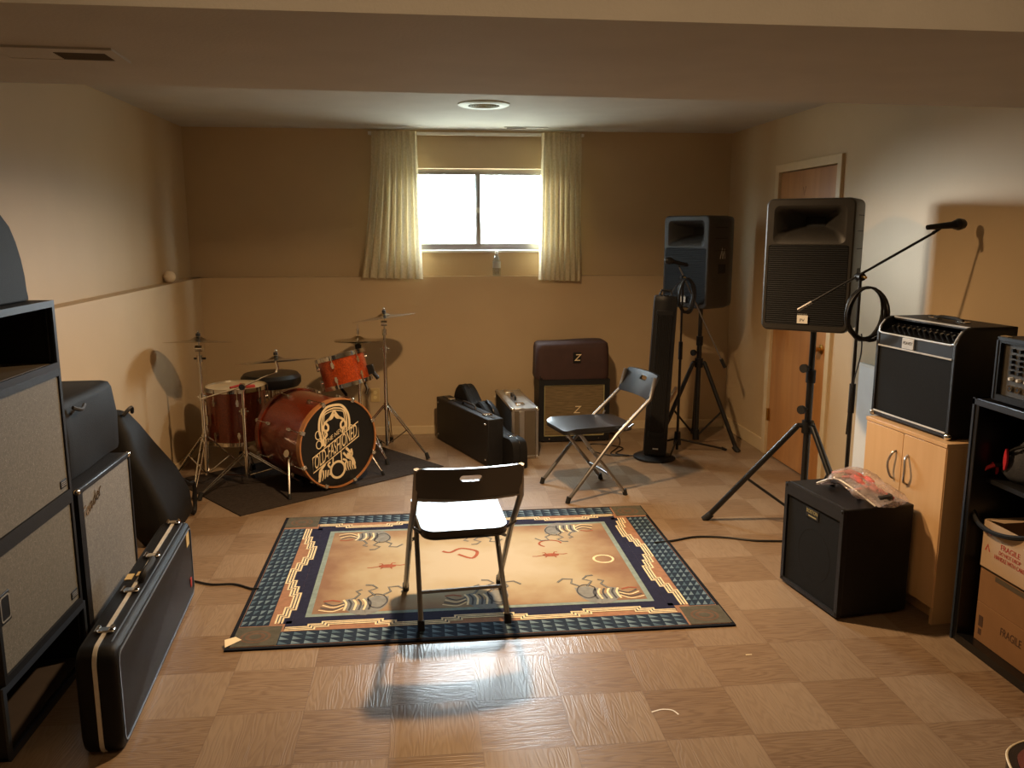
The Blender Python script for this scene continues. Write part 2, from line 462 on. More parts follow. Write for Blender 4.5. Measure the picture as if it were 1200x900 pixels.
b.slab([(YF-.2, 0), (DY0, 0), (DY0, DZ), (DY1, DZ), (DY1, 0), (YB+.3, 0), (YB+.3, ZC), (YF-.2, ZC)], [],
       lambda y, z: (XR, y, z), lambda y, z: (XR+.2, y, z))
struct(b.build('wall_right', 'wall'))
struct(B().box(XL-.2, XR+.2, YF-.2, YF, 0, ZC).build('wall_front', 'wall'))
for nm, bb in (('baseboard_back', (XLL, XR, YBL-.012, YBL+.01, 0, .07)), ('baseboard_left', (XLL-.01, XLL+.012, YF, YBL, 0, .07)),
               ('baseboard_right', (XR-.012, XR+.01, DY1+.05, YBL, 0, .1))):
    struct(B().box(*bb).build(nm, 'trimpaint', bevel=.003))
# door: slab, knob, hinges; casing
d = bpy.data.objects.new('door_1', None); C.objects.link(d); d.location = (XR, (DY0+DY1)/2, 0); struct(d)
hw = (DY1-DY0)/2
B().box(.0, .04, -hw+.012, hw-.012, .01, DZ-.012).build('door_slab', 'doorwood', d, bevel=.002)
B().lathe([(.033, 0), (.033, .006), (.012, .01), (.012, .035), (.027, .045), (.031, .06), (.024, .072), (.004, .076)], 20,
          Matrix.Translation((-.0, -hw+.09, .91)) @ Matrix.Rotation(-PI/2, 4, 'Y')).build('door_knob', 'brass', d)
for z in (.31, 1.05, 1.8):
    B().cyl((-.008, hw-.006, z-.045), (-.008, hw-.006, z+.045), .008, n=10).box(-.003, .002, hw-.04, hw-.004, z-.045, z+.045).build('hinge', 'brass', d)
k = B(); yz = lambda y, z: (-.001, y, z)
k.stroke([(.02, 1.965), (.045, 1.905), (.06, 1.96)], .006, yz).build('scratch_mark', 'darkink', d)
b = B().box(-.02, .12, -hw-.05, -hw+.006, 0, DZ+.05).box(-.02, .12, hw-.006, hw+.055, 0, DZ+.05).box(-.02, .12, -hw, hw, DZ-.006, DZ+.05).box(.06, .12, -hw, hw, 0, DZ)  # last box: unseen backing added to stop light leaking round the door
t2 = struct(b.build('trim_2', 'trimpaint', bevel=.003)); t2.location = (XR, (DY0+DY1)/2, 0)
# window
w = bpy.data.objects.new('window_1', None); C.objects.link(w); w.location = ((WX0+WX1)/2, YB+.1, WZ0); struct(w)
ww, wh = WX1-WX0, WZ1-WZ0
fr = B(); fr.slab([(-ww/2, 0), (ww/2, 0), (ww/2, wh), (-ww/2, wh)], [[(-ww/2+.03, .03), (ww/2-.03, .03), (ww/2-.03, wh-.03), (-ww/2+.03, wh-.03)]],
                  lambda x, z: (x, -.02, z), lambda x, z: (x, .03, z))
fr.build('window_frame', 'alu', w)
for (x0, x1, y, nm) in ((-ww/2+.028, .022, -.012, 'sliding_sash'), (-.022, ww/2-.028, .01, 'fixed_sash')):
    s_ = B().slab([(x0, .026), (x1, .026), (x1, wh-.026), (x0, wh-.026)], [[(x0+.034, .05), (x1-.034, .05), (x1-.034, wh-.045), (x0+.034, wh-.045)]],
                  lambda x, z: (x, y-.008, z), lambda x, z: (x, y+.008, z)).build(nm, 'alu', w)
    B().box(x0+.02, x1-.02, y-.002, y+.002, .048, wh-.043).build('window_pane', 'glass', s_)
B().box(-.016, .016, -.034, -.018, wh*.46, wh*.46+.045).build('latch', 'white', w)
B().box(-ww/2, ww/2, -.12, -.005, -.022, .0).build('window_sill', 'white', w, bevel=.004)

# outlet
o = tag(B().box(-.036, .036, -.006, .0, -.057, .057).build('wall_outlet', 'wallplate', bevel=.002), 'ivory wall outlet plate low on the back wall behind the drum kit', 'outlet')
o.location = (-.40, YBL, .34)
for z in (-.02, .02):
    B().cyl((0, -.0075, z), (0, -.005, z), .015, n=16).build('socket', 'yellowed', o)

# ceiling registers and diffuser
t = thing('ceiling_vent', 'rectangular air register set in the lowered ceiling soffit, at left', 'vent', (-.92, 2.47, SOF), 3)
B().slab([(-.19, -.095), (.13, -.095), (.13, .085), (-.19, .085)], [[(-.165, -.05), (.10, -.05), (.10, .05), (-.165, .05)]], lambda x, y: (x, y, -.006), lambda x, y: (x, y, .001)).build('vent_frame', 'ceil', t)
B().box(-.165, .10, -.05, .05, -.0005, .0005).build('backing', 'dark', t)
for i in range(9):
    y = -.045+.0112*i
    B().add([(-.03, y, -.001), (.10, y, -.001), (.10, y+.009, -.006), (-.03, y+.009, -.006)], [(0, 1, 2, 3)]).build('slat', 'greyslab', t)
B().box(-.165, -.03, -.05, .05, -.005, -.001).build('damper_plate', 'ceil', t)
t = thing('ceiling_vent', 'round pale ceiling diffuser with a grey grille in front of the window', 'vent', (.413, 5.57, ZC))
B().lathe([(.165, 0), (.165, -.006), (.14, -.016), (.1, -.012), (.1, -.002)], 40, cap=False).build('ring_flange', 'ring', t)
g = B().lathe([(.1, -.008), (.001, -.008)], 32)
g.build('grille', 'greyslab', t)
for i in range(5):
    r_ = .02+.016*i
    B().tube([(r_*math.cos(a*PI/12), r_*math.sin(a*PI/12), -.01) for a in range(24)], .003, 5, closed=True).build('grille_ring', 'ring', t)
t = thing('ceiling_vent', 'narrow slot register in the ceiling just before the window wall', 'vent', (.83, 6.755, ZC))
B().box(-.17, .17, -.04, .04, -.006, 0).build('vent_frame', 'ceil', t)
for i in range(3): B().box(-.15, -.0, -.03+i*.02, -.018+i*.02, -.0085, -.004).build('slot', 'greyslab', t)

# curtains and rod
def curtain(xt0, xt1, xb0, xb1, zb, label, phase, npl):
    b = B(); nu, nv = 150, 26; rings = []
    for j in range(nv+1):
        v = j/nv; z = 2.432+(zb-2.432)*v
        e = v*v*.6+v*.4
        x0, x1 = xt0+(xb0-xt0)*e, xt1+(xb1-xt1)*e
        amp = .020+.014*min(1, v*2.2)
        pinch = 1-.5*math.exp(-((v-.13)/.06)**2)
        row = []
        for i in range(nu+1):
            u = i/nu; ph = 2*PI*npl*u+phase+.7*math.sin(3.1*u*PI+phase)*v
            row.append((x0+(x1-x0)*u+.010*math.sin(ph*1.0+1.2)*v, YBL-.036+amp*pinch*math.sin(ph)+.004*math.sin(2.3*ph), z-(.014*u*(1 if xb1 > .5 else 1))*v-.006*math.sin(ph)*v))
        rings.append(row)
    b.loft(rings, False, False, closed=False)
    o = b.build('curtain', 'curtain', fix=False, angle=80)
    return tag(o, label, 'curtain', 'window curtains')
curtain(-.37, -.02, -.49, .0, 1.30, 'cream pleated curtain hanging at the left side of the window, flaring at its hem', .4, 8)
curtain(.965, 1.29, .955, 1.30, 1.275, 'cream pleated curtain hanging straight at the right side of the window', 2.0, 8)
t = thing('curtain_rod', 'white traverse curtain rod above the window under the ceiling', 'curtain rod', (.46, YB, 2.425))
B().box(-.86, .86, -.075, -.055, -.012, .012).build('rail', 'white', t, bevel=.003)
for x in (-.84, 0, .84): B().box(x-.012, x+.012, -.058, 0, -.01, .01).build('bracket', 'alu', t)

# water bottle on the ledge, foam ball on the left ledge
t = thing('water_bottle', 'small clear plastic water bottle on the ledge under the window', 'bottle', (.612, 6.93, ZL))
B().lathe([(.001, .0), (.03, .0), (.033, .01), (.033, .05), (.031, .055), (.033, .06), (.033, .125), (.022, .155), (.012, .17), (.012, .182)], 20).build('body', 'bottleclear', t)
B().lathe([(.0334, .065), (.0334, .118)], 20, cap=False).build('paper_label', 'silverprint', t)
B().cyl((0, 0, .18), (0, 0, .198), .014, n=16).build('cap', 'white', t)
o = B().sphere((0, 0, .042), .042).build('foam_ball', 'foam'); o.location = (-1.785, 6.24, ZL)
tag(o, 'small cream foam ball resting on the left wall ledge', 'ball')

# ---------------------------------------------------------------- folding chairs
def make_chair(label, loc, rz):
    t = thing('folding_chair', label, 'chair', loc, rz, 'black folding chairs')
    # back panel, curved, with a slot
    k = .35
    out = dense(rrect(.42, .165, .028, 5), .02); slot = dense(rrect(.088, .03, .0149, 6, 0, .034), .02)
    def sf(dy):
        return lambda x, y: (x, -.372-.07*(.045)+(-.085)*(1-(x/.21)**2)*.35+dy-.44*(y), .69+y*.92)
    B().slab(out, [slot], sf(-.009), sf(.009)).build('backrest', 'seatblack', t, bevel=.003)
    # seat, slightly dished
    so = []
    loop = dense(rrect(.375, .45, .06, 6), .03)
    def seat(dz, sc_=1.):
        return lambda x, y: (x*sc_*(1+.05*y/.22), -.03+y*sc_*1.06, (.448+.015*y)+dz-.012*(1-(x/.19)**2)*(1-(y/.23)**2)-(.02*max(0, (y-.15)/.075)**2))
    b = B(); b.slab(loop, [], seat(.012), seat(-.014)); b.build('seat', 'seatblack', t, bevel=.005)
    B().tube([(x*.97*(1+.05*y/.22), -.03+y*1.03, .448+.015*y-.02) for x, y in loop], .008, 6, closed=True).build('seat_rim', 'metalblack', t)
    # tubes: long legs carry the back
    r = .0125
    for s in (-1, 1):
        top = Vector((s*.205, -.385, .755)); knee = Vector((s*.212, -.35, .62)); foot = Vector((s*.222, .205, .02))
        l = B().tube([top, knee, (s*.218, -.12, .41), foot], r, 10).build('leg', 'tube', t)
        B().cyl((s*.222, .2, .04), (s*.222, .211, 0), .0155, n=10).build('rubber_foot', 'rubber', l)
        l = B().tube([(s*.175, .13, .447), (s*.18, .02, .30), (s*.186, -.2, .02)], r*.92, 10).build('leg', 'tube', t)
        B().cyl((s*.186, -.196, .04), (s*.186, -.207, 0), .0155, n=10).build('rubber_foot', 'rubber', l)
        B().tube([(s*.214, -.24, .47), (s*.18, -.2, .43)], .006, 6).build('link_bar', 'tube', t)
        B().cyl((s*.178, .035, .325), (s*.222, .035, .305), .008, n=8).build('rivet', 'tube', t)
    B().cyl((-.184, -.115, .13), (.184, -.115, .13), .008, n=10).build('crossbar', 'tube', t)
    B().tube([(-.205, -.352, .625), (-.1, -.372, .62), (.1, -.372, .62), (.205, -.352, .625)], .008, 8).build('back_rail', 'tube', t)
    return t
ch = make_chair('black folding chair standing on the rug, its back to the camera', (.137, 3.545, .008), 5)
dup(ch, (1.03, 5.21, 0), 103, 'black folding chair turned sideways on the bare floor near the tower fan')

# ---------------------------------------------------------------- patterned rug
RW, RD = 2.13, 1.60
ru = thing('area_rug', 'southwestern patterned rug with teal triangle border in the middle of the floor', 'rug', (-.82, 3.235, 0), 0)
pal = dict(edge=(26,28,34), navy=(38,40,62), tealA=(104,126,140), tealB=(38,50,66), tealC=(76,98,114), salmon=(150,114,92), cream=(222,206,170),
           teal=(126,144,142), corner=(86,84,74), ink=(74,76,82), grey=(124,128,128), rust=(146,86,68), cocoa=(104,84,70))
pk = list(pal)
for k_, c in pal.items(): M['rug_'+k_] = mat('rug_'+k_, c, .95, var=.14, scale=40, bump=.5, bscale=500, spec=.1)
def rug_field():
    m, t, p = new_mat('rug_field')
    tc = t.add('ShaderNodeTexCoord'); sep = t.add('ShaderNodeSeparateXYZ'); t.link(tc.outputs['Object'], sep.inputs[0])
    dx = t.math('DIVIDE', t.math('ABSOLUTE', t.math('SUBTRACT', sep.outputs[0], RW/2)), RW/2-.3)
    dy = t.math('DIVIDE', t.math('ABSOLUTE', t.math('SUBTRACT', sep.outputs[1], RD/2)), RD/2-.28)
    n = t.add('ShaderNodeTexNoise'); n.inputs['Scale'].default_value = 5; n.inputs['Detail'].default_value = 5
    t.link(tc.outputs['Object'], n.inputs['Vector'])
    e = t.math('ADD', t.math('MAXIMUM', dx, t.math('MULTIPLY', dy, .93)), t.math('MULTIPLY_ADD', n.outputs[0], .7, -.35))
    t.link(t.ramp(e, [(.25, lin((172, 166, 150))), (.6, lin((162, 152, 128))), (.84, lin((146, 126, 102))), (1, lin((128, 102, 84)))]), p.inputs['Base Color'])
    p.inputs['Roughness'].default_value = .95; p.inputs['Specular IOR Level'].default_value = .1
    return m
M['rug_field'] = rug_field()
mats_r = ['rug_'+k_ for k_ in pk]+['rug_field']
idx = {k_: i for i, k_ in enumerate(pk)}; idx['field'] = len(pk)
Z0 = .008
b = B()
b.m(idx['edge']).box(0, RW, 0, RD, 0, Z0)
def rect(x0, x1, y0, y1, c, lay):
    z = Z0+.00035*lay
    b.m(idx[c]).add([(x0,y0,z),(x1,y0,z),(x1,y1,z),(x0,y1,z)], [(0,1,2,3)])
rect(.018, RW-.018, .018, RD-.018, 'salmon', 1)
rect(.235, RW-.235, .21, RD-.21, 'navy', 2)
rect(.285, RW-.285, .265, RD-.265, 'teal', 3)
rect(.31, RW-.31, .29, RD-.29, 'field', 4)
def side_map(k_):
    if k_ == 0: return RW, lambda s, t: (s, t)
    if k_ == 1: return RW, lambda s, t: (RW-s, RD-t)
    if k_ == 2: return RD, lambda s, t: (t, RD-s)
    return RD, lambda s, t: (RW-t, s)
def lay_fn(f, lay): return lambda s, t: (*f(s, t), Z0+.00035*lay)
for k_ in range(4):
    L, f = side_map(k_); cw = .2; tw = .118 if k_ < 2 else .122
    t0 = .02; rows = 3 if k_ < 2 else 4
    n = int((L-2*cw)/.052); ds = (L-2*cw)/n; dt = tw/rows
    F2 = lay_fn(f, 2)
    for i in range(n):
        for j in range(rows):
            s0, s1, u0, u1 = cw+i*ds, cw+(i+1)*ds, t0+j*dt, t0+(j+1)*dt
            b.m(idx['tealB']).add([F2(s0,u0), F2(s1,u0), F2(s1,u1), F2(s0,u1)], [(0,1,2,3)])
            F3 = lay_fn(f, 3)
            g = .08
            b.m(idx['tealA' if (i+j) % 3 else 'tealC']).add([F3(s0+ds*.12,u0+dt*.12), F3(s1-ds*.12,u0+dt*.16), F3(s0+ds*.12,u1-dt*.12)], [(0,1,2)])
    # stepped zigzag: navy steps inside, cream stripes along them
    per = .50; span = L-2*.21; m_ = max(2, round(span/per)); per = span/m_
    lev = [0, 0, 1, 2, 2, 2, 2, 1, 0, 0] if k_ < 2 else [0, 0, 1, 2, 3, 3, 2, 1]
    path = []
    for i in range(m_):
        for q, lv in enumerate(lev):
            s0 = .21+per*(i+q/len(lev)); s1 = .21+per*(i+(q+1)/len(lev))
            tt = .160+.020*lv
            if path and abs(path[-1][1]-tt) < 1e-6: path[-1] = (s1, tt)
            else: path += [(s0, tt), (s1, tt)]
    F3 = lay_fn(f, 3); F4 = lay_fn(f, 4); F5 = lay_fn(f, 5)
    def steps(c, o0, o1, FF):
        om, hw_ = (o0+o1)/2, (o1-o0)/2
        pts = []
        for i, (ss, tt) in enumerate(path):
            sg = 0
            for q in ((i, i+1), (i-1, i)):
                if 0 <= q[0] and q[1] < len(path) and abs(path[q[0]][0]-path[q[1]][0]) < 1e-6:
                    dt_ = path[q[1]][1]-path[q[0]][1]; sg = (dt_ > 1e-6)-(dt_ < -1e-6)
            pts.append((ss-sg*om, tt+om))
        for (a_, ta), (e_, te) in zip(pts, pts[1:]):
            v_ = abs(a_-e_) < 1e-6; g1, g2 = (hw_, hw_) if v_ else (-hw_, hw_)
            q = [(min(a_, e_)-g1, min(ta, te)-g2), (max(a_, e_)+g1, min(ta, te)-g2), (max(a_, e_)+g1, max(ta, te)+g2), (min(a_, e_)-g1, max(ta, te)+g2)]
            b.m(idx[c]).add([(x_, y_, z_+(.00012 if v_ else 0)) for x_, y_, z_ in (FF(*p_) for p_ in q)], [(0,1,2,3)])
    for i in range(0, len(path)-1, 2):
        (a, ta), (e, te) = path[i], path[i+1]
        b.m(idx['navy']).add([F3(a, ta), F3(e, ta), F3(e, .235), F3(a, .235)], [(0,1,2,3)])
    steps('ink', -.019, .021, F4)
    for o0, o1 in ((-.018, -.010), (-.004, .004), (.010, .018)): steps('cream', o0, o1, F5)
# corners with ring motifs
for cx, cy in ((.105, .1), (RW-.105, .1), (.105, RD-.1), (RW-.105, RD-.1)):
    w_ = .092
    rect(cx-w_+.005, cx+w_+.005, cy-w_+.012, cy+w_, 'corner', 6)
    for r_, c in ((.055, 'cocoa'), (.045, 'corner'), (.036, 'cocoa'), (.022, 'corner')):
        z = Z0+.00035*(7+(.06-r_)*80)
        b.m(idx[c]).add([(cx+r_*math.cos(a*PI/10)*1.15, cy+r_*math.sin(a*PI/10), z) for a in range(20)], [tuple(range(20))])
def dancer(cx, cy, s, fx, fy):
    """horned, striped dancing figure in a rock-art manner; s = length"""
    def mp(lay): return lambda x, y: (cx+fx*s*(x-.35), cy+fy*s*y*1.25, Z0+.00035*lay)
    arc = spline([(.12, .0), (.2, .22), (.38, .3), (.52, .16), (.52, -.02)], 6)
    b.m(idx['grey']).stroke(arc, [.15+.22*(i/len(arc)) for i in range(len(arc))], mp(5))
    b.m(idx['ink'])
    b.stroke(spline([(.40, -.02), (.44, .2), (.58, .26), (.68, .1), (.62, -.06), (.5, -.1), (.4, -.02)], 5), .022, mp(7))
    b.m(idx['grey']).add([mp(6)(.54+.12*math.cos(a*PI/8), .08+.15*math.sin(a*PI/8)) for a in range(16)], [tuple(range(16))])
    for i in range(6):
        x = .06+.068*i
        b.m(idx['cream' if i % 2 == 0 else 'ink']).stroke(spline([(x, .02), (x+.05, .13), (x+.03, .3)], 4), .03, mp(7))
    b.m(idx['ink'])
    for pts in ([(.5, -.06), (.40, -.2), (.52, -.27), (.44, -.36), (.34, -.37)], [(.6, -.06), (.72, -.16), (.68, -.28), (.82, -.3), (.92, -.2)],
                [(.2, .02), (.28, -.12), (.22, -.2), (.3, -.24)]):
        b.m(idx['ink']).stroke(pts, .034, mp(7)); b.m(idx['grey']).stroke(pts, .016, mp(8))
    for i in range(4):
        b.m(idx['cream' if i % 2 else 'ink']).stroke(spline([(.08, .1+.04*i), (-.06, .16+.05*i), (-.2-.02*i, .08+.06*i)], 4), .022, mp(7))
    b.m(idx['rust']).stroke([(.02, .06), (-.1, .02), (-.22, .04)], .03, mp(7))
def lizard(cx, cy, s, c='rust'):
    mp = lambda x, y: (cx+s*x, cy+s*y, Z0+.00035*6)
    b.m(idx[c]).add([mp(.4*math.cos(a*PI/7), .2*math.sin(a*PI/7)) for a in range(14)], [tuple(range(14))])
    for pts in ([(.3, .1), (.6, .05), (.8, .1)], [(-.3, 0), (-.7, -.12), (-.9, -.1)], [(.15, .15), (.22, .36), (.36, .34)], [(-.2, .12), (-.26, .3), (-.38, .28)], [(.15, -.15), (.22, -.33)], [(-.2, -.12), (-.3, -.3)]):
        b.stroke(pts, .07, mp)
for a in ((.52, 1.17, .30, 1, 1), (.53, .43, .32, 1, -1), (1.06, 1.19, .30, 1, 1), (1.08, .43, .32, 1, -1), (1.58, 1.18, .30, -1, 1), (1.62, .43, .32, -1, -1)): dancer(*a)
lizard(.62, .80, .11)
lizard(1.46, .86, .11)
mp6 = lambda x, y: (x, y, Z0+.002)
b.m(idx['rust']).stroke(spline([(.98, .92), (1.05, .86), (1.08, .95), (1.0, 1.0), (.94, .95), (.9, .97)], 6), .018, mp6)
b.m(idx['cream']).stroke([(1.72+.05*math.cos(a*PI/10), .78+.05*math.sin(a*PI/10)) for a in range(20)], .012, mp6, closed=True)
b.m(idx['rust']).stroke([(1.48+.06*math.cos(a*PI/10), 1.02+.05*math.sin(a*PI/10)) for a in range(14)], .012, mp6)
b.build('pile', mats_r, ru, fix=False)
o = B().add([(0, .02, .010), (.055, .075, .013), (.028, .09, .020), (-.008, .055, .026)], [(0, 1, 2, 3)]).build('curled_corner', 'cream', ru)

# ---------------------------------------------------------------- drum kit
a = math.radians(37.6); dx = Vector((math.cos(a), math.sin(a))); dy = Vector((-math.sin(a), math.cos(a)))
o = B().slab([(-1.55, 0), (0, 0), (0, 1.0), (-1.55, 1.0)], [], lambda x, y: (x, y, .006), lambda x, y: (x, y, 0)).build('floor_mat', 'matgrey')
o.location = (.13, 5.855, 0); o.rotation_euler = (0, 0, a)
tag(o, 'dark grey carpet mat lying under the drum kit', 'mat')
MZ = .006

def lug(parent, mtx, long=.06):
    b = B().cyl((0, 0, -.006), (0, 0, .016), .014, .012, n=12).box(-.008, .008, -long/2, long/2, .006, .018)
    for v in range(len(b.v)): b.v[v] = tuple(mtx @ Vector(b.v[v]))
    return b.build('lug', 'chrome', parent)

# kick: local axis Y, front head looks along -Y
KD = .285
kd = thing('bass_drum', 'dark red bass drum with a black front head bearing cream band artwork', 'drum', (-.555, 5.41, MZ), 40)
kz = .30; MX = Matrix.Translation((0, 0, kz)) @ Matrix.Rotation(-PI/2, 4, 'X')     # lathe z -> local +Y
B().lathe([(KD, .035), (KD, .515)], 64, MX, cap=False).build('shell', 'lacquerdark', kd)
for nm, y0, y1 in (('front_hoop', 0, .042), ('rear_hoop', .508, .55)):
    B().lathe([(KD+.002, y0), (KD+.012, y0), (KD+.012, y1), (KD+.002, y1), (KD+.002, y0)], 64, MX, cap=False).build(nm, 'hoop' if y0 == 0 else 'lacquerdark', kd)
hd = B().lathe([(.001, .012), (KD+.004, .012), (KD+.004, .02)], 64, MX, cap=False).build('front_head', 'drumhead', kd)
B().lathe([(.001, .54), (KD+.004, .54), (KD+.004, .53)], 64, MX, cap=False).build('rear_head', 'batter', kd)
for i in range(8):
    an = 2*PI*(i+.5)/8; ca, sa = math.cos(an), math.sin(an)
    for yy, tip in ((.15, -.004), (.40, .554)):
        mt = Matrix.Translation((ca*KD, yy, kz+sa*KD)) @ Matrix.Rotation(-an+PI/2, 4, 'Y')
        lg = lug(kd, mt, .05)
        B().cyl((ca*(KD+.02), yy, kz+sa*(KD+.02)), (ca*(KD+.022), tip, kz+sa*(KD+.022)), .0035, n=6).build('tension_rod', 'chrome', lg)
        cl = B().box(-.013, .013, -.012, .012, -.02, .008)
        for v in range(len(cl.v)): cl.v[v] = tuple(Matrix.Translation((ca*(KD+.012), tip+(.008 if tip < .1 else -.008), kz+sa*(KD+.012))) @ Matrix.Rotation(-an+PI/2, 4, 'Y') @ Vector(cl.v[v]))
        cl.build('claw_hook', 'chrome', lg, bevel=.003)
for s, px_, pz in ((-1, -.40, .0), (1, .40, .0)):
    sp = B().tube([(s*.27, .16, .24), (s*.30, .13, .2), (s*.365, .03, .018)], [.011, .009, .007], 10).build('spur', 'chrome', kd)
    B().cyl((s*.268, .16, .25), (s*.30, .155, .26), .025, n=14).build('spur_bracket', 'chrome', sp)
    B().cyl((s*.362, .034, .03), (s*.369, .024, 0), .011, n=10).build('rubber_tip', 'rubber', sp)
# artwork on the front head (x right, z up)
em = B(); R_ = KD; EY = .0112
def art(l): return lambda x, z: (x*R_, EY-.0004*l, kz+z*R_)
em.m(0)
def mirror(pts, sx=1, x0=-.09): return [((x-x0)*sx+x0, z) for x, z in pts]
for sx in (1, -1):
    for offs, wd in ((0, .055), (.075, .035), (.13, .02)):
        pts = spline(mirror([(-.09, .90-offs*.9), (-.30, .86-offs), (-.46+offs*.8, .66), (-.50+offs, .40), (-.46+offs*.9, .2), (-.42+offs*.6, .0)], sx), 8)
        em.stroke(pts, wd, art(1))
    em.stroke(spline(mirror([(-.09, .78), (-.2, .62), (-.34, .52), (-.40, .38), (-.28, .34), (-.26, .44), (-.33, .52)], sx), 8), .05, art(2))
    em.stroke(spline(mirror([(-.09, .70), (-.16, .60), (-.28, .58)], sx), 6), .045, art(2))
    em.stroke(spline(mirror([(-.36, .36), (-.30, .24), (-.42, .12), (-.36, -.02), (-.44, -.1)], sx), 8), .045, art(2))
    for (cx, cz, rr) in ((-.53, .27, .075), (-.52, .05, .07)):
        em.stroke(mirror([(cx+rr*math.cos(q*PI/10), cz+rr*1.3*math.sin(q*PI/10)) for q in range(20)], sx), .022, art(3), closed=True)
# arms and hands around the glass
for pts, wd in (([(-.38, -.42), (-.50, -.56), (-.53, -.72), (-.55, -.82)], [.06, .075, .06, .02]), ([(.2, -.15), (.34, -.32), (.22, -.3)], .06), ([(.12, -.25), (.22, -.36), (.36, -.44), (.42, -.6), (.44, -.70)], [.05, .08, .085, .05, .02]),
                ([(.34, -.2), (.36, -.34), (.28, -.44)], .05)):
    em.stroke(spline(pts, 6), wd if isinstance(wd, float) else [wd[min(len(wd)-1, i//6)] for i in range(len(spline(pts, 6)))], art(2))
for i in range(4):
    em.stroke([(-.44+.07*i, -.56-.01*i), (-.43+.055*i, -.70), (-.47+.07*i, -.80+.03*i)], [.035, .032, .014], art(1))
    em.stroke([(.18+.06*i, -.48), (.17+.06*i, -.6), (.2+.06*i, -.70+.0*i)], [.035, .032, .014], art(1))
em.stroke(spline([(-.24, -.40), (-.3, -.46), (-.22, -.56)], 6), .045, art(3)); em.stroke(spline([(.1, -.4), (.2, -.46), (.12, -.56)], 6), .045, art(3))
em.stroke([(-.16, -.30), (-.17, -.45)], .03, art(1)); em.stroke([(.06, -.2), (.07, -.44)], .03, art(1))
em.stroke([(-.045+.19*math.cos(q*PI/16), -.62+.19*math.sin(q*PI/16)) for q in range(32)], .055, art(3), closed=True)
# banner: dark field, cream outline
em.m(1).add([art(4)(-.72, -.20), art(4)(-.72, -.60), art(4)(.58, .06), art(4)(.58, .44)], [(0, 1, 2, 3)])
em.m(0).stroke([(-.70, -.225), (-.70, -.575), (.56, .065), (.56, .415)], .024, art(5), closed=True)
em.build('emblem', ['cream', 'drumhead'], hd, fix=False)
def hfront(x, z, l): return Matrix.Translation((x*R_, EY-.0004*l, kz+z*R_)) @ Matrix.Rotation(PI/2, 4, 'X')
text('lettering', 'OLD-FASHIONED', .105, 'cream', hd, hfront(-.07, -.08, 6), width=1.16*R_, vshear=.51, tall=1.2)
text('lettering', 'THE NEW', .042, 'cream', hd, hfront(-.10, .20, 6), width=.50*R_, vshear=.51)

# rack tom, its post rising from the kick
rt = thing('rack_tom', 'orange sparkle rack tom tilted above the bass drum', 'drum', (-.545, 5.80, .728), rot=(math.radians(-6), math.radians(-14), 0))
TR = .160
B().lathe([(TR, -.095), (TR, .095)], 48, cap=False).build('shell', 'lacquer', rt)
for z in (-.1, .1):
    B().lathe([(TR+.002, z-.014), (TR+.009, z-.014), (TR+.009, z+.014), (TR+.002, z+.014), (TR+.002, z-.014)], 48, cap=False).build('hoop', 'chrome', rt)
B().lathe([(TR+.002, .1), (.001, .102)], 48).build('batter_head', 'batter', rt)
B().lathe([(TR+.002, -.1), (.001, -.1)], 48).build('bottom_head', 'drumhead', rt)
for i in range(6):
    an = 2*PI*(i+.25)/6
    for z in (-.05, .05):
        mt = Matrix.Rotation(an, 4, 'Z') @ Matrix.Translation((TR, 0, z)) @ Matrix.Rotation(PI/2, 4, 'Y') @ Matrix.Rotation(PI/2, 4, 'Z')
        lg = lug(rt, mt, .04)
        p_ = Matrix.Rotation(an, 4, 'Z') @ Vector((TR+.014, 0, 0))
        B().cyl((p_.x, p_.y, z), (p_.x, p_.y, .112 if z > 0 else -.112), .003, n=6).build('tension_rod', 'chrome', lg)
B().box(.15, .20, -.03, .03, -.075, -.01).cyl((.165, 0, -.02), (.21, 0, -.12), .014, n=12).build('mount_bracket', 'metalblack', rt, bevel=.004)
for i, x in enumerate((.11, -.06)):
    B().tube([(x, .02, -.11), (x*.9+.02, .01, -.17), (x*.8+.01, -.0, -.2)], .011, 8).build('mount_arm', 'chrome' if x > 0 else 'metalblack', rt)

# floor tom
ft = thing('floor_tom', 'dark red sparkle floor tom on chrome legs at the left of the kit', 'drum', (-1.335, 6.06, MZ))
FR = .203
B().lathe([(FR, .20), (FR, .56)], 48, cap=False).build('shell', 'lacquerdark', ft)
for z in (.195, .57):
    B().lathe([(FR+.002, z-.014), (FR+.01, z-.014), (FR+.01, z+.014), (FR+.002, z+.014), (FR+.002, z-.014)], 48, cap=False).build('hoop', 'chrome', ft)
B().lathe([(FR+.002, .572), (.001, .574)], 48).build('batter_head', 'batter', ft)
B().lathe([(FR+.002, .195), (.001, .195)], 48).build('bottom_head', 'drumhead', ft)
for i in range(8):
    an = 2*PI*(i+.3)/8
    for z in (.26, .49):
        mt = Matrix.Rotation(an, 4, 'Z') @ Matrix.Translation((FR, 0, z)) @ Matrix.Rotation(PI/2, 4, 'Y') @ Matrix.Rotation(PI/2, 4, 'Z')
        lg = lug(ft, mt, .045); p_ = Matrix.Rotation(an, 4, 'Z') @ Vector((FR+.015, 0, 0))
        B().cyl((p_.x, p_.y, z), (p_.x, p_.y, .58 if z > .4 else .185), .003, n=6).build('tension_rod', 'chrome', lg)
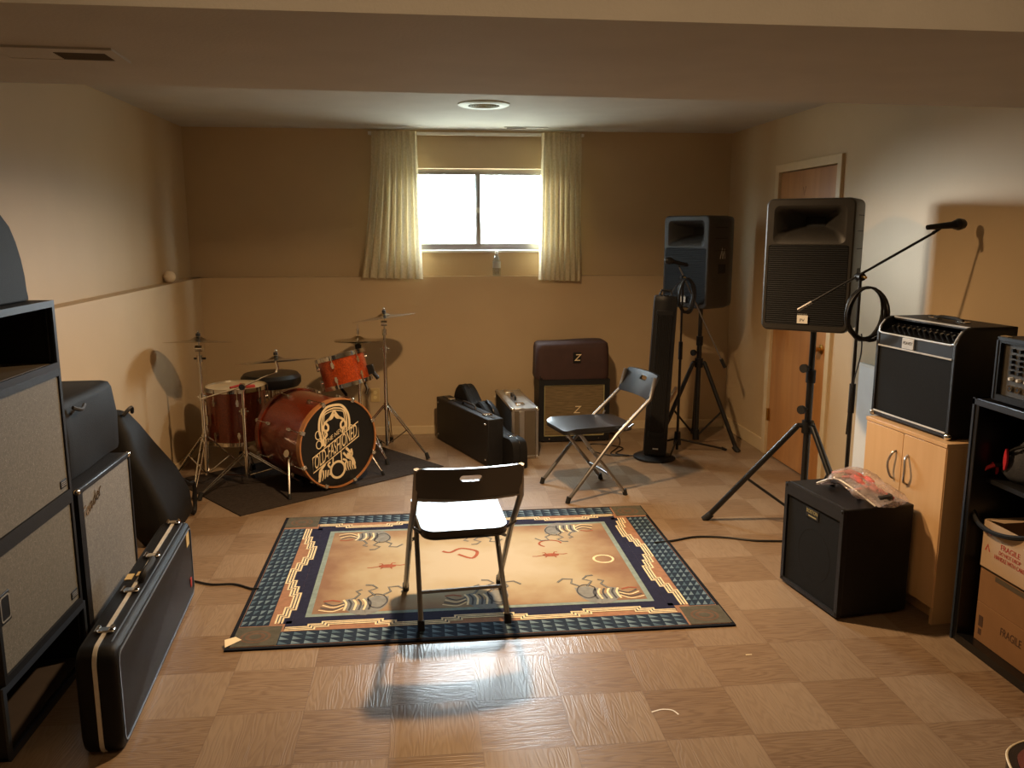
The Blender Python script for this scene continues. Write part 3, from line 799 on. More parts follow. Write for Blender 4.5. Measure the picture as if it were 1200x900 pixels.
for i in range(3):
    an = 2*PI*i/3-.35; x, y = (FR+.028)*math.cos(an), (FR+.028)*math.sin(an)
    l = B().tube([(x, y, .47), (x, y, .1), (x*1.08, y*1.08, .02)], .006, 8).build('leg', 'chrome', ft)
    B().box(x-.016, x+.016, y-.016, y+.016, .33, .4).build('leg_bracket', 'chrome', l, bevel=.003)
    B().cyl((x*1.08, y*1.08, .03), (x*1.08, y*1.08, 0), .013, n=10).build('rubber_foot', 'rubber', l)
o = B().tube(spline([(-.08, -.03, .008), (-.02, .03, .014), (.02, -.01, .012), (.08, .02, .008)], 6), [.008]*6+[.015]*6+[.012]*6+[.007], 8).build('red_cloth', 'redink')
o.location = (-1.27, 5.99, MZ+.574); tag(o, 'small crumpled red cloth lying on the floor tom', 'cloth')

# throne
th = thing('drum_throne', 'black round padded drum throne behind the floor tom', 'stool', (-1.155, 6.45, -.0))
B().lathe([(.001, .50), (.14, .50), (.205, .51), (.222, .535), (.222, .58), (.2, .605), (.1, .612), (.001, .61)], 40).build('seat', 'leather', th)
B().cyl((0, 0, .12), (0, 0, .51), .016, n=12).build('post', 'chrome', th)
for i in range(3):
    an = 2*PI*i/3+.5; c, s = math.cos(an), math.sin(an)
    l = B().tube([(.02*c, .02*s, .36), (.14*c, .14*s, .2), (.27*c, .27*s, .016)], .01, 8).build('leg', 'chrome', th)
    B().cyl((.26*c, .26*s, .03), (.275*c, .275*s, 0), .016, n=10).build('rubber_foot', 'rubber', l)

# stands
def tripod(t, z_hub, rad, angs, z_low=.1, leg_r=.008, m_='chrome', foot=True, double=True):
    for an in angs:
        an = math.radians(an); c, s = math.cos(an), math.sin(an); px_, py_ = -s*.012, c*.012
        mid = Vector((c*rad*.52, s*rad*.52, z_hub*.55))
        b = B()
        for q in ((-1, 1) if double else (0,)):
            b.tube([(.02*c+q*px_, .02*s+q*py_, z_hub), (mid.x+q*px_, mid.y+q*py_, mid.z), (c*rad+q*px_*.3, s*rad+q*py_*.3, .022)], leg_r*(.6 if double else 1), 6)
        l = b.build('leg', m_, t)
        B().tube([(.02*c, .02*s, z_low), (mid.x, mid.y, mid.z)], leg_r*.55, 6).build('brace', m_, t)
        if foot: B().cyl((c*(rad-.012), s*(rad-.012), .045), (c*(rad+.006), s*(rad+.006), 0), .013, .016, n=10).build('rubber_foot', 'rubber', l)
def wing(t, p, ax, m_='chrome'):
    p = Vector(p); ax = Vector(ax)
    B().cyl(p-ax*.005, p+ax*.018, .006, n=8).box(p.x+ax.x*.02-.01, p.x+ax.x*.02+.01, p.y-.003, p.y+.003, p.z-.006, p.z+.006).build('wing_nut', m_, t)
def cymbal(label, loc, r, rx, ry, dome=.02):
    o = B().lathe([(.006, dome*1.9), (.02, dome*1.8), (.045, dome*1.05), (.055, dome*.8), (r*.6, dome*.35), (r, 0), (r, -.0012), (r*.6, dome*.35-.0012), (.055, dome*.8-.0012), (.045, dome*1.05-.0012), (.02, dome*1.8-.0012), (.006, dome*1.9-.0012)], 64, cap=False).build('cymbal', 'cymbal', fix=True)
    o.location = loc; o.rotation_euler = (math.radians(rx), math.radians(ry), 0)
    return tag(o, label, 'cymbal', 'cymbals of the drum kit')
def cym_top(t, z, x=0, y=0):
    B().cyl((x, y, z-.03), (x, y, z+.06), .004, n=8).build('threaded_tip', 'chrome', t)
    B().cyl((x, y, z+.034), (x, y, z+.052), .014, n=12).build('felt', 'rubber', t)
    B().sphere((x, y, z+.062), .009).build('wing_nut', 'chrome', t)

st = thing('cymbal_stand', 'tall straight chrome cymbal stand at the far left of the kit', 'stand', (-1.44, 5.56, MZ))
B().cyl((0, 0, .07), (0, 0, .60), .0125, n=14).build('lower_tube', 'chrome', st)
B().cyl((0, 0, .58), (0, 0, .86), .009, n=12).build('middle_tube', 'chrome', st)
B().cyl((0, 0, .84), (0, 0, .96), .006, n=10).build('upper_rod', 'chrome', st)
for z, r_ in ((.60, .02), (.85, .019)): B().cyl((0, 0, z-.022), (0, 0, z+.022), r_, n=14).build('collar', 'chrome', st)
B().cyl((-.035, 0, .85), (.04, 0, .85), .007, n=8).build('wing_nut', 'metalblack', st)
B().cyl((-.03, 0, .60), (.03, 0, .60), .006, n=8).build('wing_nut', 'chrome', st)
B().cyl((-.022, 0, .915), (.022, 0, .915), .02, n=16).build('tilter', 'chrome', st)
tripod(st, .33, .30, (-92, 28, 148), .09)
B().cyl((0, 0, .30), (0, 0, .35), .021, n=14).build('hub', 'chrome', st); cym_top(st, .962)
cymbal('thin bronze crash cymbal held level on the leftmost stand', (-1.44, 5.56, MZ+.955), .215, -8, 0)

st = thing('cymbal_stand', 'chrome boom cymbal stand in front of the floor tom', 'stand', (-1.175, 5.53, MZ))
B().cyl((0, 0, .06), (0, 0, .50), .0125, n=14).build('lower_tube', 'chrome', st)
B().cyl((0, 0, .48), (0, 0, .66), .009, n=12).build('upper_tube', 'chrome', st)
B().cyl((0, 0, .48), (0, 0, .52), .019, n=14).build('collar', 'chrome', st)
B().cyl((-.03, 0, .5), (.03, 0, .5), .006, n=8).build('wing_nut', 'chrome', st)
B().cyl((0, -.022, .665), (0, .022, .665), .02, n=16).build('tilter', 'chrome', st)
B().tube([(-.27, .02, .585), (0, .0, .665), (.225, -.02, .765)], .006, 8).build('boom_arm', 'chrome', st)
B().cyl((-.27, .02, .585), (-.235, .018, .595), .011, n=10).build('boom_end', 'chrome', st)
B().tube([(.222, -.02, .76), (.235, -.02, .79), (.225, -.02, .83)], .008, 8).build('arm_tilter', 'chrome', st)
tripod(st, .22, .37, (-130, -10, 95), .07)
B().cyl((0, 0, .2), (0, 0, .24), .021, n=14).build('hub', 'chrome', st); cym_top(st, .838, .225, -.02)
cymbal('wide ride cymbal on the boom arm over the floor tom', (-.95, 5.51, MZ+.83), .255, -9, -4)

st = thing('cymbal_stand', 'tall chrome cymbal stand at the right of the kit', 'stand', (-.285, 6.26, MZ))
B().cyl((0, 0, .06), (0, 0, .80), .0135, n=14).build('lower_tube', 'chrome', st)
B().cyl((0, 0, .78), (0, 0, .93), .01, n=12).build('middle_tube', 'chrome', st)
B().cyl((0, 0, .91), (0, 0, 1.02), .007, n=10).build('upper_rod', 'chrome', st)
for z, r_ in ((.80, .021), (.925, .018)): B().cyl((0, 0, z-.022), (0, 0, z+.022), r_, n=14).build('collar', 'chrome', st)
B().cyl((-.03, 0, .8), (.035, 0, .8), .007, n=8).build('wing_nut', 'chrome', st)
B().cyl((-.022, 0, .99), (.022, 0, .99), .02, n=16).build('tilter', 'chrome', st)
tripod(st, .37, .36, (-33, 87, 207), .08)
B().cyl((0, 0, .34), (0, 0, .39), .021, n=14).build('hub', 'chrome', st); cym_top(st, 1.035)
cymbal('bright crash cymbal on the tall stand at the right of the kit', (-.285, 6.26, MZ+1.03), .235, -4, -8)

st = thing('hi_hat_stand', 'chrome hi-hat stand behind the rack tom', 'stand', (-.475, 6.20, 0))
B().cyl((0, 0, .05), (0, 0, .84), .0115, n=14).build('lower_tube', 'chrome', st)
B().cyl((0, 0, .8), (0, 0, 1.0), .004, n=8).build('pull_rod', 'chrome', st)
B().cyl((0, 0, .80), (0, 0, .85), .018, .026, n=14).build('cymbal_seat', 'rubber', st)
B().cyl((0, 0, .925), (0, 0, .965), .011, n=10).build('clutch', 'chrome', st)
tripod(st, .34, .33, (-52, 68, 188), .08)
B().box(-.04, .04, -.26, .02, .012, .03).build('pedal_board', 'chrome', st, bevel=.004)
cymbal('upper hi-hat cymbal of the pair behind the rack tom', (-.475, 6.20, .882), .172, -3, 0, .016)
o = cymbal('lower hi-hat cymbal of the pair behind the rack tom', (-.475, 6.20, .872), .172, 177, 0, .016)

# ---------------------------------------------------------------- loudspeakers, stands, microphones
def pa_speaker(label, loc, rz, W=.447, D=.40, H=.686, mark=False):
    t = thing('loudspeaker', label, 'speaker', loc, rz, 'loudspeakers on tripod stands')
    rr = lambda w, h, y, r, dz=0: [(x, y, z+H/2+dz) for x, z in rrect(w, h, r, 6)]
    yf = -D/2
    b = B()
    b.loft([rr(W-.02, H-.02, yf, .03), rr(W-.006, H-.006, yf+.006, .034), rr(W, H, yf+.02, .036), rr(W, H, D*.12, .036), rr(W*.74, H*.985, D/2-.01, .03), rr(W*.71, H*.95, D/2, .03)], False, True)
    outer = [(x, z) for x, z in rrect(W-.02, H-.02, .03, 6)]
    hz0, hz1 = .455, .650
    horn = [(x, z-H/2) for x, z in rrect(W-.085, hz1-hz0, .03, 6, 0, (hz0+hz1)/2)]
    gr = [(x, z-H/2) for x, z in rrect(W-.045, .415, .016, 6, 0, .242)]
    fy = lambda x, z: (x, yf, z+H/2)
    b.flat(outer, [horn, gr], fy)
    b.loft([[fy(*p) for p in gr], [(p[0], yf+.014, p[1]+H/2) for p in gr]], False, True)
    b.build('cabinet', 'cabplastic', t)
    h = B()
    cz = (hz0+hz1)/2
    def ringh(w, hh, y, r, dz): return [(x, y, z) for x, z in rrect(w, hh, r, 6, 0, cz+dz)]
    h.loft([ringh(W-.085, hz1-hz0, yf, .03, 0), ringh(W-.12, .150, yf+.012, .03, .006), ringh(W-.20, .10, yf+.07, .02, .014), ringh(.10, .05, yf+.15, .012, .016)], False, False)
    h.build('horn', 'cabplastic', t, angle=60)
    B().box(-.05, .05, yf+.145, yf+.152, cz-.012, cz+.045).build('horn_throat', 'dark', t)
    gb = B().slab([(x, z) for x, z in rrect(W-.05, .41, .016, 6, 0, .242)], [], lambda x, z: (x, yf+.003-.010*(1-(x/(W/2))**2), z), lambda x, z: (x, yf+.02, z))
    gb.build('grille', 'ribgrille', t)
    bd = B().box(-.032, .022, yf-.008, yf-.004, .044, .086).build('badge', 'white', t)
    for v in bd.data.vertices: v.co.x += -.0
    text('badge_lettering', 'PV', .022, 'dark', bd, front(-.006, yf-.0085, .060))
    text('badge_lettering', 'PEAVEY', .012, 'silverprint', bd, front(-.006, yf-.0085, .091), width=.05)
    # side grip pockets and vent screws
    for s in (-1, 1):
        B().box(s*W/2-.006, s*W/2+.0015, -.07, .02, .26, .33).build('side_handle', 'dark', t, bevel=.004)
        for z in (.43, .52, .60): B().box(s*W/2-.004, s*W/2+.0015, -.12, .03, z-.002, z+.002).build('side_groove', 'dark', t)
    if mark:
        e = B(); f = lambda y, z: (W/2+.0012, y, z)
        e.stroke([(-.05, .37), (-.028, .45), (-.018, .37)], .012, f).stroke([(-.024, .37), (.002, .44), (.006, .37)], .009, f).build('side_emblem', 'silverprint', t)
    B().cyl((0, 0, -.012), (0, 0, .03), .03, n=16).build('pole_socket', 'plastic', t)
    return t
pa_speaker('large black loudspeaker on the near stand in front of the door', (2.105, 4.36, 1.147), -37.6)
pa_speaker('large black loudspeaker on the far stand in the back right corner', (2.125, 6.30, 1.095), -57, .43, .375, mark=True)

def pa_stand(label, loc, top, hub, rad, angs, knobs, wrap=False):
    t = thing('speaker_stand', label, 'stand', loc, 0, 'black tripod speaker stands')
    B().cyl((0, 0, .05), (0, 0, top-.25), .0195, n=16).build('outer_pole', 'metalblack', t)
    B().cyl((0, 0, top-.3), (0, 0, top+.012), .0165, n=16).build('inner_pole', 'metalblack', t)
    B().cyl((0, 0, top-.29), (0, 0, top-.22), .026, n=16).build('collar', 'plastic', t)
    b = B().cyl((0, 0, hub-.04), (0, 0, hub+.03), .032, n=16)
    for an in angs:
        c, s = math.cos(math.radians(an)), math.sin(math.radians(an))
        b.cyl((0, 0, hub), (c*.055, s*.055, hub), .014, n=8)
    b.build('hub', 'plastic', t)
    B().cyl((0, 0, .04), (0, 0, .12), .026, n=16).build('lower_collar', 'plastic', t)
    for z in knobs:
        k_ = B().cyl((0, 0, z), (-.05, -.03, z), .008, n=10).build('knob', 'plastic', t)
        B().cyl((-.05, -.03, z), (-.066, -.04, z), .024, n=14).build('knob_grip', 'rubber', k_)
    for an in angs:
        c, s = math.cos(math.radians(an)), math.sin(math.radians(an))
        l = B().cyl((c*.05, s*.05, hub), (c*(rad-.01), s*(rad-.01), .022), .0165, n=12).build('leg', 'metalblack', t)
        B().cyl((c*(rad-.03), s*(rad-.03), .04), (c*(rad+.012), s*(rad+.012), 0), .021, n=12).build('rubber_foot', 'rubber', l)
        f = .55
        B().cyl((c*.02, s*.02, .08), (c*(.05+(rad-.06)*f), s*(.05+(rad-.06)*f), hub*(1-f)), .008, n=8).build('brace', 'metalblack', t)
        if wrap and an == angs[1]:
            B().cyl((c*.19, s*.19, hub*.715), (c*.26, s*.26, hub*.55), .0172, n=12).build('sticker', 'cardlight', l)
    return t
pa_stand('tall tripod stand in front of the door, carrying the near loudspeaker', (2.12, 4.36, 0), 1.135, .60, .53, (158, 38, 278), (.70, .93))
pa_stand('tripod stand in the back right corner, carrying the far loudspeaker', (2.14, 6.30, 0), 1.083, .66, .36, (-48, 195, 75), (.74,), wrap=True)

def mic_stand(label, loc, h, jo, tail, head, round_base):
    """jo: joint height; tail and head: boom ends relative to the joint"""
    t = thing('microphone_stand', label, 'stand', loc, 0, 'boom microphone stands')
    B().cyl((0, 0, .02), (0, 0, h*.58), .0105, n=12).build('lower_tube', 'metalblack', t)
    B().cyl((0, 0, h*.55), (0, 0, h), .008, n=12).build('upper_tube', 'metalblack', t)
    B().cyl((0, 0, h*.54), (0, 0, h*.64), .0155, n=12).build('clutch_grip', 'rubber', t)
    if round_base: B().lathe([(.001, 0), (.1, 0), (.1, .012), (.05, .028), (.014, .05)], 32).build('round_base', 'metalblack', t)
    else:
        B().cyl((0, 0, .06), (0, 0, .16), .03, .022, n=14).build('hub', 'plastic', t)
        for an in (0, 125, 240):
            c, s = math.cos(math.radians(an)), math.sin(math.radians(an)); R2 = .38 if an == 0 else .25
            l = B().cyl((.02*c, .02*s, .1), (R2*c, R2*s, .012), .008, n=8).build('leg', 'metalblack', t)
            B().cyl((R2*.93*c, R2*.93*s, .022), (R2*1.03*c, R2*1.03*s, .004), .011, n=8).build('rubber_foot', 'rubber', l)
    T, Hh = Vector(tail)+Vector((0, 0, h)), Vector(head)+Vector((0, 0, h))
    d = (Hh-T).normalized()
    B().cyl(T, Hh, .0062, n=10).build('boom_arm', 'metalblack' if round_base else 'tube', t)
    B().cyl(T-d*.005, T+d*.07, .0085 if round_base else .014, n=10).build('counterweight', 'tube' if round_base else 'rubber', t)
    B().cyl((0, -.018, h), (0, .03, h), .018, n=14).build('boom_clutch', 'plastic', t)
    B().cyl((0, -.018, h), (0, -.05, h), .007, n=8).build('clutch_knob', 'brass', t)
    return t, Hh+Vector(loc), d
def mic(label, p, d):
    """mic lying along d with its grille ball ahead, in a clip at p"""
    t = thing('microphone', label, 'microphone', p)
    q = Vector((0, 0, 1)).rotation_difference(Vector(d)); t.rotation_mode = 'QUATERNION'; t.rotation_quaternion = q
    B().lathe([(.0001, -.075), (.011, -.075), (.012, -.06), (.016, .045), (.021, .06)], 18).build('body', 'plastic', t)
    B().lathe([(.021, .058), (.026, .072), (.027, .085), (.022, .105), (.012, .115), (.001, .117)], 18).build('grille_ball', 'metalblack', t)
    B().lathe([(.0275, .074), (.0275, .08)], 18, cap=False).build('grille_band', 'plastic', t)
    return t
def clip(parent, p0, p1):
    B().tube([p0, p1], .008, 8).build('microphone_clip', 'plastic', parent)

MZ1 = (2.095, 3.86, 0)
t, hp, d = mic_stand('black boom microphone stand in front of the near loudspeaker, arm raised to the right', MZ1, 1.45, None, (-.245, .12, -.165), (.27, -.12, .205), True)
clip(t, (.27, -.12, 1.655), (.30, -.135, 1.682))
mic('black vocal microphone at the end of the raised boom near the right wall', (2.40, 3.722, 1.69), (.99, .0, .09))
MZ2 = (1.92, 6.08, 0)
t, hp, d = mic_stand('black boom microphone stand behind the tower fan, arm hanging down', MZ2, 1.33, None, (.36, .03, -.68), (-.035, -.01, .075), False)
clip(t, (-.035, -.01, 1.405), (-.04, -.01, 1.425))
mic('small black microphone clipped in front of the far loudspeaker', (1.875, 6.06, 1.437), (-.95, -.2, .22))

def coil(label, loc, R1, R2, turns, rz, tail, drop=None):
    b = B(); pts = []
    N = turns*26
    for i in range(N):
        an = 2*PI*i/26+PI/2; j = i/N; k1 = 1+.07*math.sin(i*.37)+.05*math.sin(i*.11+1)
        pts.append((R1*k1*math.cos(an), .012*math.sin(i*.21)+.022*(j-.5), R2*k1*(math.sin(an)-1)+.004*math.sin(i*.5)))
    b.tube(pts, .0055, 6)
    o = b.build('cable_coil', 'cable'); o.location = loc; o.rotation_euler = (0, 0, math.radians(rz))
    if tail: B().tube(spline(tail, 8), .0035, 6).build('cable_end', 'cable', o)
    return tag(o, label, 'cable', 'coiled microphone cables')
coil('black cable coiled over the boom stand by the near loudspeaker', (2.12, 3.825, 1.40), .105, .125, 7, 8, [(-.02, 0, -.22), (-.015, .0, -.32), (-.045, .01, -.5), (-.05, .02, -.72)])
coil('black cable coiled over the microphone stand by the tower fan', (1.935, 6.035, 1.325), .065, .125, 7, 15, [(-.03, 0, -.02), (-.09, .0, -.05), (-.13, .01, -.14), (-.10, .01, -.22)])

# tower fan
tf = thing('tower_fan', 'tall black tower fan on a round base before the back right corner', 'fan', (1.70, 5.93, 0), rot=(0, math.radians(2.3), math.radians(-14)))
B().lathe([(.001, 0), (.155, 0), (.155, .012), (.13, .026), (.05, .04), (.001, .042)], 40).build('base', 'plastic', tf)
prof = lambda s_, z: [(x*s_, y*s_, z) for x, y in ([( .086*math.cos(math.radians(q)), .075*math.sin(math.radians(q))) for q in range(-20, 201, 20)]+[(-.08, -.055), (-.04, -.072), (0, -.077), (.04, -.072), (.08, -.055)])]
B().loft([prof(1, .04), prof(1, 1.17), prof(.97, 1.2), prof(.9, 1.212)]).build('column', 'plastic', tf)
B().box(-.052, .052, -.082, -.06, .22, 1.08).build('intake_recess', 'dark', tf)
for i in range(11):
    x = -.048+.0096*i
    B().box(x-.0015, x+.0015, -.087, -.078, .22, 1.08).build('grille_bar', 'gloss', tf)
for z in (.2, 1.09): B().box(-.06, .06, -.086, -.07, z-.02, z+.02).build('grille_frame', 'plastic', tf, bevel=.004)
B().box(-.02, .02, -.082, -.076, .085, .095).build('badge', 'silverprint', tf)
for i in range(4): B().cyl((-.036+.024*i, -.04, 1.21), (-.036+.024*i, -.04, 1.217), .008, n=10).build('button', 'gloss', tf)
B().tube([(-.045, .035, 1.205), (-.03, .05, 1.245), (.03, .05, 1.245), (.045, .035, 1.205)], .009, 8).build('carry_handle', 'plastic', tf)
o = B().tube(spline([(1.56, 5.99, .006), (1.38, 6.02, .006), (1.26, 6.20, .006), (1.3, 6.36, .006), (1.42, 6.34, .006), (1.53, 6.22, .006), (1.44, 6.07, .006), (1.52, 5.98, .012), (1.40, 6.06, .006), (1.52, 6.3, .006), (1.58, 6.6, .006), (1.5, 6.82, .006)], 8), .0045, 6).build('power_cord', 'cable')
tag(o, 'thin black power cord looped on the floor beside the tower fan', 'cord')

# ---------------------------------------------------------------- cases in the middle at the back
def corner_caps(parent, x0, x1, y0, y1, z0, z1, r, m_='chrome'):
    for x in (x0, x1):
        for y in (y0, y1):
            for z in (z0, z1):
                B().sphere((x, y, z), r, 10, 6).build('corner_cap', m_, parent)
# black keyboard-style case
kb = thing('instrument_case', 'long flat black case standing on edge beside the drum mat', 'case', (.445, 5.79, 0), 21)
B().box(0, .125, 0, .97, .004, .352).build('body', 'tolex', kb, bevel=.008)
B().box(.05, .075, .02, .95, .350, .3565).build('lid_seam', 'metalblack', kb)
hn = B().tube(spline([(.0625, .34, .352), (.0625, .36, .378), (.0625, .46, .382), (.0625, .56, .378), (.0625, .58, .352)], 5), .009, 8).build('handle', 'leather', kb)
for y in (.14, .78): 
    B().box(.03, .095, y-.025, y+.025, .352, .362).build('latch', 'chrome', kb, bevel=.003)
for y in (.04, .93):
    for z in (.05, .31): B().sphere((-.001, y, z), .008, 8, 6).build('stud', 'chrome', kb)
for y in (.1, .87): B().box(.02, .105, y-.02, y+.02, 0, .006).build('foot', 'rubber', kb)
# guitar case on edge
gc = thing('guitar_case', 'black shaped guitar case on edge between the flat case and the silver case', 'case', (.615, 5.70, 0), 21)
ol = spline([(0.0, .02), (.0, .16), (.05, .215), (.2, .215), (.36, .235), (.46, .34), (.58, .39), (.66, .36), (.74, .36), (.88, .46), (1.0, .44), (1.06, .3), (1.06, .1), (1.0, .02), (.8, .0), (.3, .0), (.05, .0)], 5, closed=True)
B().loft([[(.0, p.x, p.y*.96+.004) for p in ol], [(-.008+.02, p.x, p.y+.002) for p in ol], [(.10, p.x, p.y+.002) for p in ol], [(.112, p.x, p.y*.96+.004) for p in ol]]).build('body', 'nylon', gc)
B().tube([(.056, p.x, p.y+.002) for p in ol], .004, 6, closed=True).build('lid_seam', 'metalblack', gc)
for y, z in ((.12, .217), (.62, .376)): B().box(.03, .085, y-.02, y+.02, z-.004, z+.008).build('latch', 'chrome', gc, bevel=.003)
B().tube(spline([(.056, .42, .30), (.056, .44, .36), (.056, .54, .40), (.056, .56, .385)], 5), .009, 8).build('handle', 'leather', gc)
# silver flight case
fc = thing('flight_case', 'silver aluminium-edged flight case standing on edge next to the amp cabinet', 'case', (.737, 6.0, 0), 4)
W_, L_, H_ = .20, .76, .385
B().box(-W_/2+.004, W_/2-.004, .004, L_-.004, .006, H_-.004).build('body', 'greyslab', fc)
B().box(-W_/2+.001, -W_/2+.005, .02, L_-.02, .02, H_-.02).build('side_panel', 'dark', fc)
e = .011
for x in (-W_/2, W_/2):
    for z in (.004, H_-2*e):
        B().box(x-(.001 if x < 0 else 2*e-.001), x+(2*e-.001 if x < 0 else .001), 0, L_, z, z+2*e).build('edge_extrusion', 'alu', fc, bevel=.003)
    for y in (0, L_):
        B().box(x-(.001 if x < 0 else 2*e-.001), x+(2*e-.001 if x < 0 else .001), y-(.001 if y == 0 else 2*e-.001), y+(2*e-.001 if y == 0 else .001), .004, H_).build('edge_extrusion', 'alu', fc, bevel=.003)
B().box(-W_/2, W_/2, 0, 2*e, .004, .004+2*e).box(-W_/2, W_/2, 0, 2*e, H_-2*e, H_).build('edge_extrusion', 'alu', fc, bevel=.003)
B().box(-.045, -.005, -.002, .006, .02, H_-.02).box(-.045, -.005, .0, L_, H_-.008, H_+.002).build('lid_band', 'alu', fc, bevel=.002)
B().box(-W_/2+.012, W_/2-.012, .02, L_-.02, H_-.006, H_-.001).build('top_panel', 'silverprint', fc)
corner_caps(fc, -W_/2+.008, W_/2-.008, .008, L_-.008, .016, H_-.01, .017)
for y in (.14, .62): B().box(-.05, .02, y-.03, y+.03, H_, H_+.012).build('latch', 'chrome', fc, bevel=.004)
B().tube(spline([(-.02, .3, H_), (-.02, .31, H_+.025), (-.02, .38, H_+.03), (-.02, .45, H_+.025), (-.02, .46, H_)], 5), .009, 8).build('handle', 'leather', fc)
# Z cabinet + covered head
zc = thing('amplifier_cabinet', 'black amp cabinet with tan grille by the back wall, under a brown cover', 'amplifier', (1.19, 6.47, 0))
B().slab([(-.285, .01), (.285, .01), (.285, .51), (-.285, .51)], [[(-.243, .05), (.243, .05), (.243, .465), (-.243, .465)]], lambda x, z: (x, 0, z), lambda x, z: (x, .02, z)).box(-.285, .285, .02, .3, .01, .51).build('cabinet', 'tolex', zc, bevel=.006)
gr = B().box(-.244, .244, .012, .02, .049, .466).build('grille_cloth', 'wheat', zc)
pi_ = B()
pi_.slab([(-.243, .05), (.243, .05), (.243, .465), (-.243, .465)], [[(-.237, .056), (.237, .056), (.237, .459), (-.237, .459)]], lambda x, z: (x, .006, z), lambda x, z: (x, .014, z)).build('piping', 'goldprint', zc)
text('emblem', 'Z', .085, 'cream', gr, front(.02, .0105, .26), shear=.25)
B().cyl((-.2, .0, .03), (-.2, -.002, .03), .006, n=8).cyl((.2, .0, .03), (.2, -.002, .03), .006, n=8).build('screw', 'chrome', zc)
for x in (-.25, .25):
    for y in (.03, .27): B().cyl((x, y, 0), (x, y, .012), .015, n=10).build('foot', 'rubber', zc)
zh = thing('amplifier_cover', 'brown fabric cover over an amp head standing on the tan-grilled cabinet', 'cover', (1.175, 6.47, .512))
b = B(); rings = []
for z, gx, r_ in ((0, .0, .03), (.02, .004, .035), (.12, .002, .04), (.24, -.003, .045), (.275, -.010, .05), (.29, -.03, .05), (.292, -.09, .05)):
    rings.append([(x+.004*math.sin(9*y+7*z), y+.135+.004*math.sin(11*x+20*z), z+(.006*math.sin(8*x)*(z/.29))) for x, y in scaled(rrect(.585, .27, .045, 5), .03, .585+2*gx, .27+2*gx)])
b.loft(rings)
b.build('cover', 'cover_brown', zh, angle=60)
B().box(-.265, -.245, -.006, .0, .0, .03).build('strap_tab', 'nylon', zh)
em_ = B().box(.0, .062, -.008, .002, .13, .215).build('emblem_patch', 'nylon', zh, bevel=.002)
text('emblem', 'Z', .075, 'cream', em_, front(.031, -.009, .172), shear=.25)

# ---------------------------------------------------------------- left stack (fronts face +X)
def L(x): return x
def rack_box(label, loc, W, D, H, rz, open_bottom=False):
    t = thing('rack_case', label, 'case', loc, rz, 'open black rack cases of the left stack')
    th_ = .018
    B().box(-W/2, W/2, 0, D, H-th_, H).box(-W/2, -W/2+th_, 0, D, 0, H).box(W/2-th_, W/2, 0, D, 0, H).box(-W/2, W/2, D-th_, D, 0, H).box(-W/2, W/2, 0, D, 0, th_).build('shell', 'tolex', t, bevel=.004)
    B().slab([(-W/2, 0), (W/2, 0), (W/2, H), (-W/2, H)], [[(-W/2+.02, .024), (W/2-.02, .024), (W/2-.02, H-.024), (-W/2+.02, H-.024)]], lambda x, z: (x, -.004, z), lambda x, z: (x, .004, z)).build('front_edging', 'bluegrey', t, bevel=.002)
    B().box(-W/2+.02, W/2-.02, .02, D-.02, th_, th_+.003).build('liner', 'greyslab' if not open_bottom else 'brownliner', t)
    for x in (-W/2+.026, W/2-.026): B().box(x-.006, x+.006, .015, .02, .03, H-.03).build('rack_rail', 'metalblack', t)
    return t
def cab410(label, loc, W, D, H, rz, logo):
    t = thing('speaker_cabinet', label, 'speaker', loc, rz, 'speaker cabinets of the left stack')
    B().box(-W/2, W/2, .012, D, 0, H).slab([(-W/2, 0), (W/2, 0), (W/2, H), (-W/2, H)], [[(-W/2+.018, .026), (W/2-.018, .026), (W/2-.018, H-.026), (-W/2+.018, H-.026)]], lambda x, z: (x, -.004, z), lambda x, z: (x, .014, z)).build('cabinet', 'tolex', t, bevel=.004)
    g = B().box(-W/2+.02, W/2-.02, .002, .013, .028, H-.028).build('grille_cloth', 'sparklewarm', t)
    bd = B().box(W/2-.085, W/2-.03, -.001, .004, .045, .075).build('badge', 'tolex', t, bevel=.002)
    for q in range(3): B().box(W/2-.08, W/2-.036, -.0018, -.0008, .052+.007*q, .0545+.007*q).build('badge_line', 'silverprint', bd)
    if logo:
        lg_ = B().box(-W/2+.02, -W/2+.09, -.002, .004, .19, .29).build('badge', 'tolex', t, bevel=.003)
        B().slab(rrect(.06, .085, .01, 3, -W/2+.055, .24), [rrect(.05, .075, .008, 3, -W/2+.055, .24)], lambda x, z: (x, -.003, z), lambda x, z: (x, -.001, z)).build('badge_rim', 'silverprint', lg_)
    return t
SX = -1.335; SYC = 2.905; SW = .62
rack_box('low open black rack case on the floor, bottom of the left stack', (SX, SYC, 0), SW+.04, .385, .25, 90, True)
cab410('lower grey-grilled bass cabinet of the left stack', (SX, SYC, .25), SW, .385, .435, 90, True)
cab410('upper grey-grilled bass cabinet of the left stack', (SX, SYC, .685), SW, .385, .485, 90, False)
rack_box('open black rack case on top of the upper bass cabinet at left', (SX, SYC, 1.17), SW, .385, .25, 90)
wm = thing('monitor_wedge', 'black curved stage monitor on top of the left stack', 'speaker', (-1.395, 2.89, 1.42), 90)
pr = [(.285, .0), (.285, .015), (.278, .04), (.274, .09), (.258, .15), (.232, .21), (.195, .265), (.14, .305), (-.05, .32), (-.28, .18), (-.28, 0)]
B().loft([[(x, .36, z) for x, z in pr], [(x, .04, z) for x, z in pr], [(x*.98, .0, z*.98+.002) for x, z in pr]]).build('cabinet', 'nylon', wm, bevel=.006)
B().tube([(.286, .02, .02), (.283, .02, .05), (.278, .02, .09), (.262, .02, .15), (.236, .02, .21)], .005, 6).build('edge_trim', 'rubber', wm)
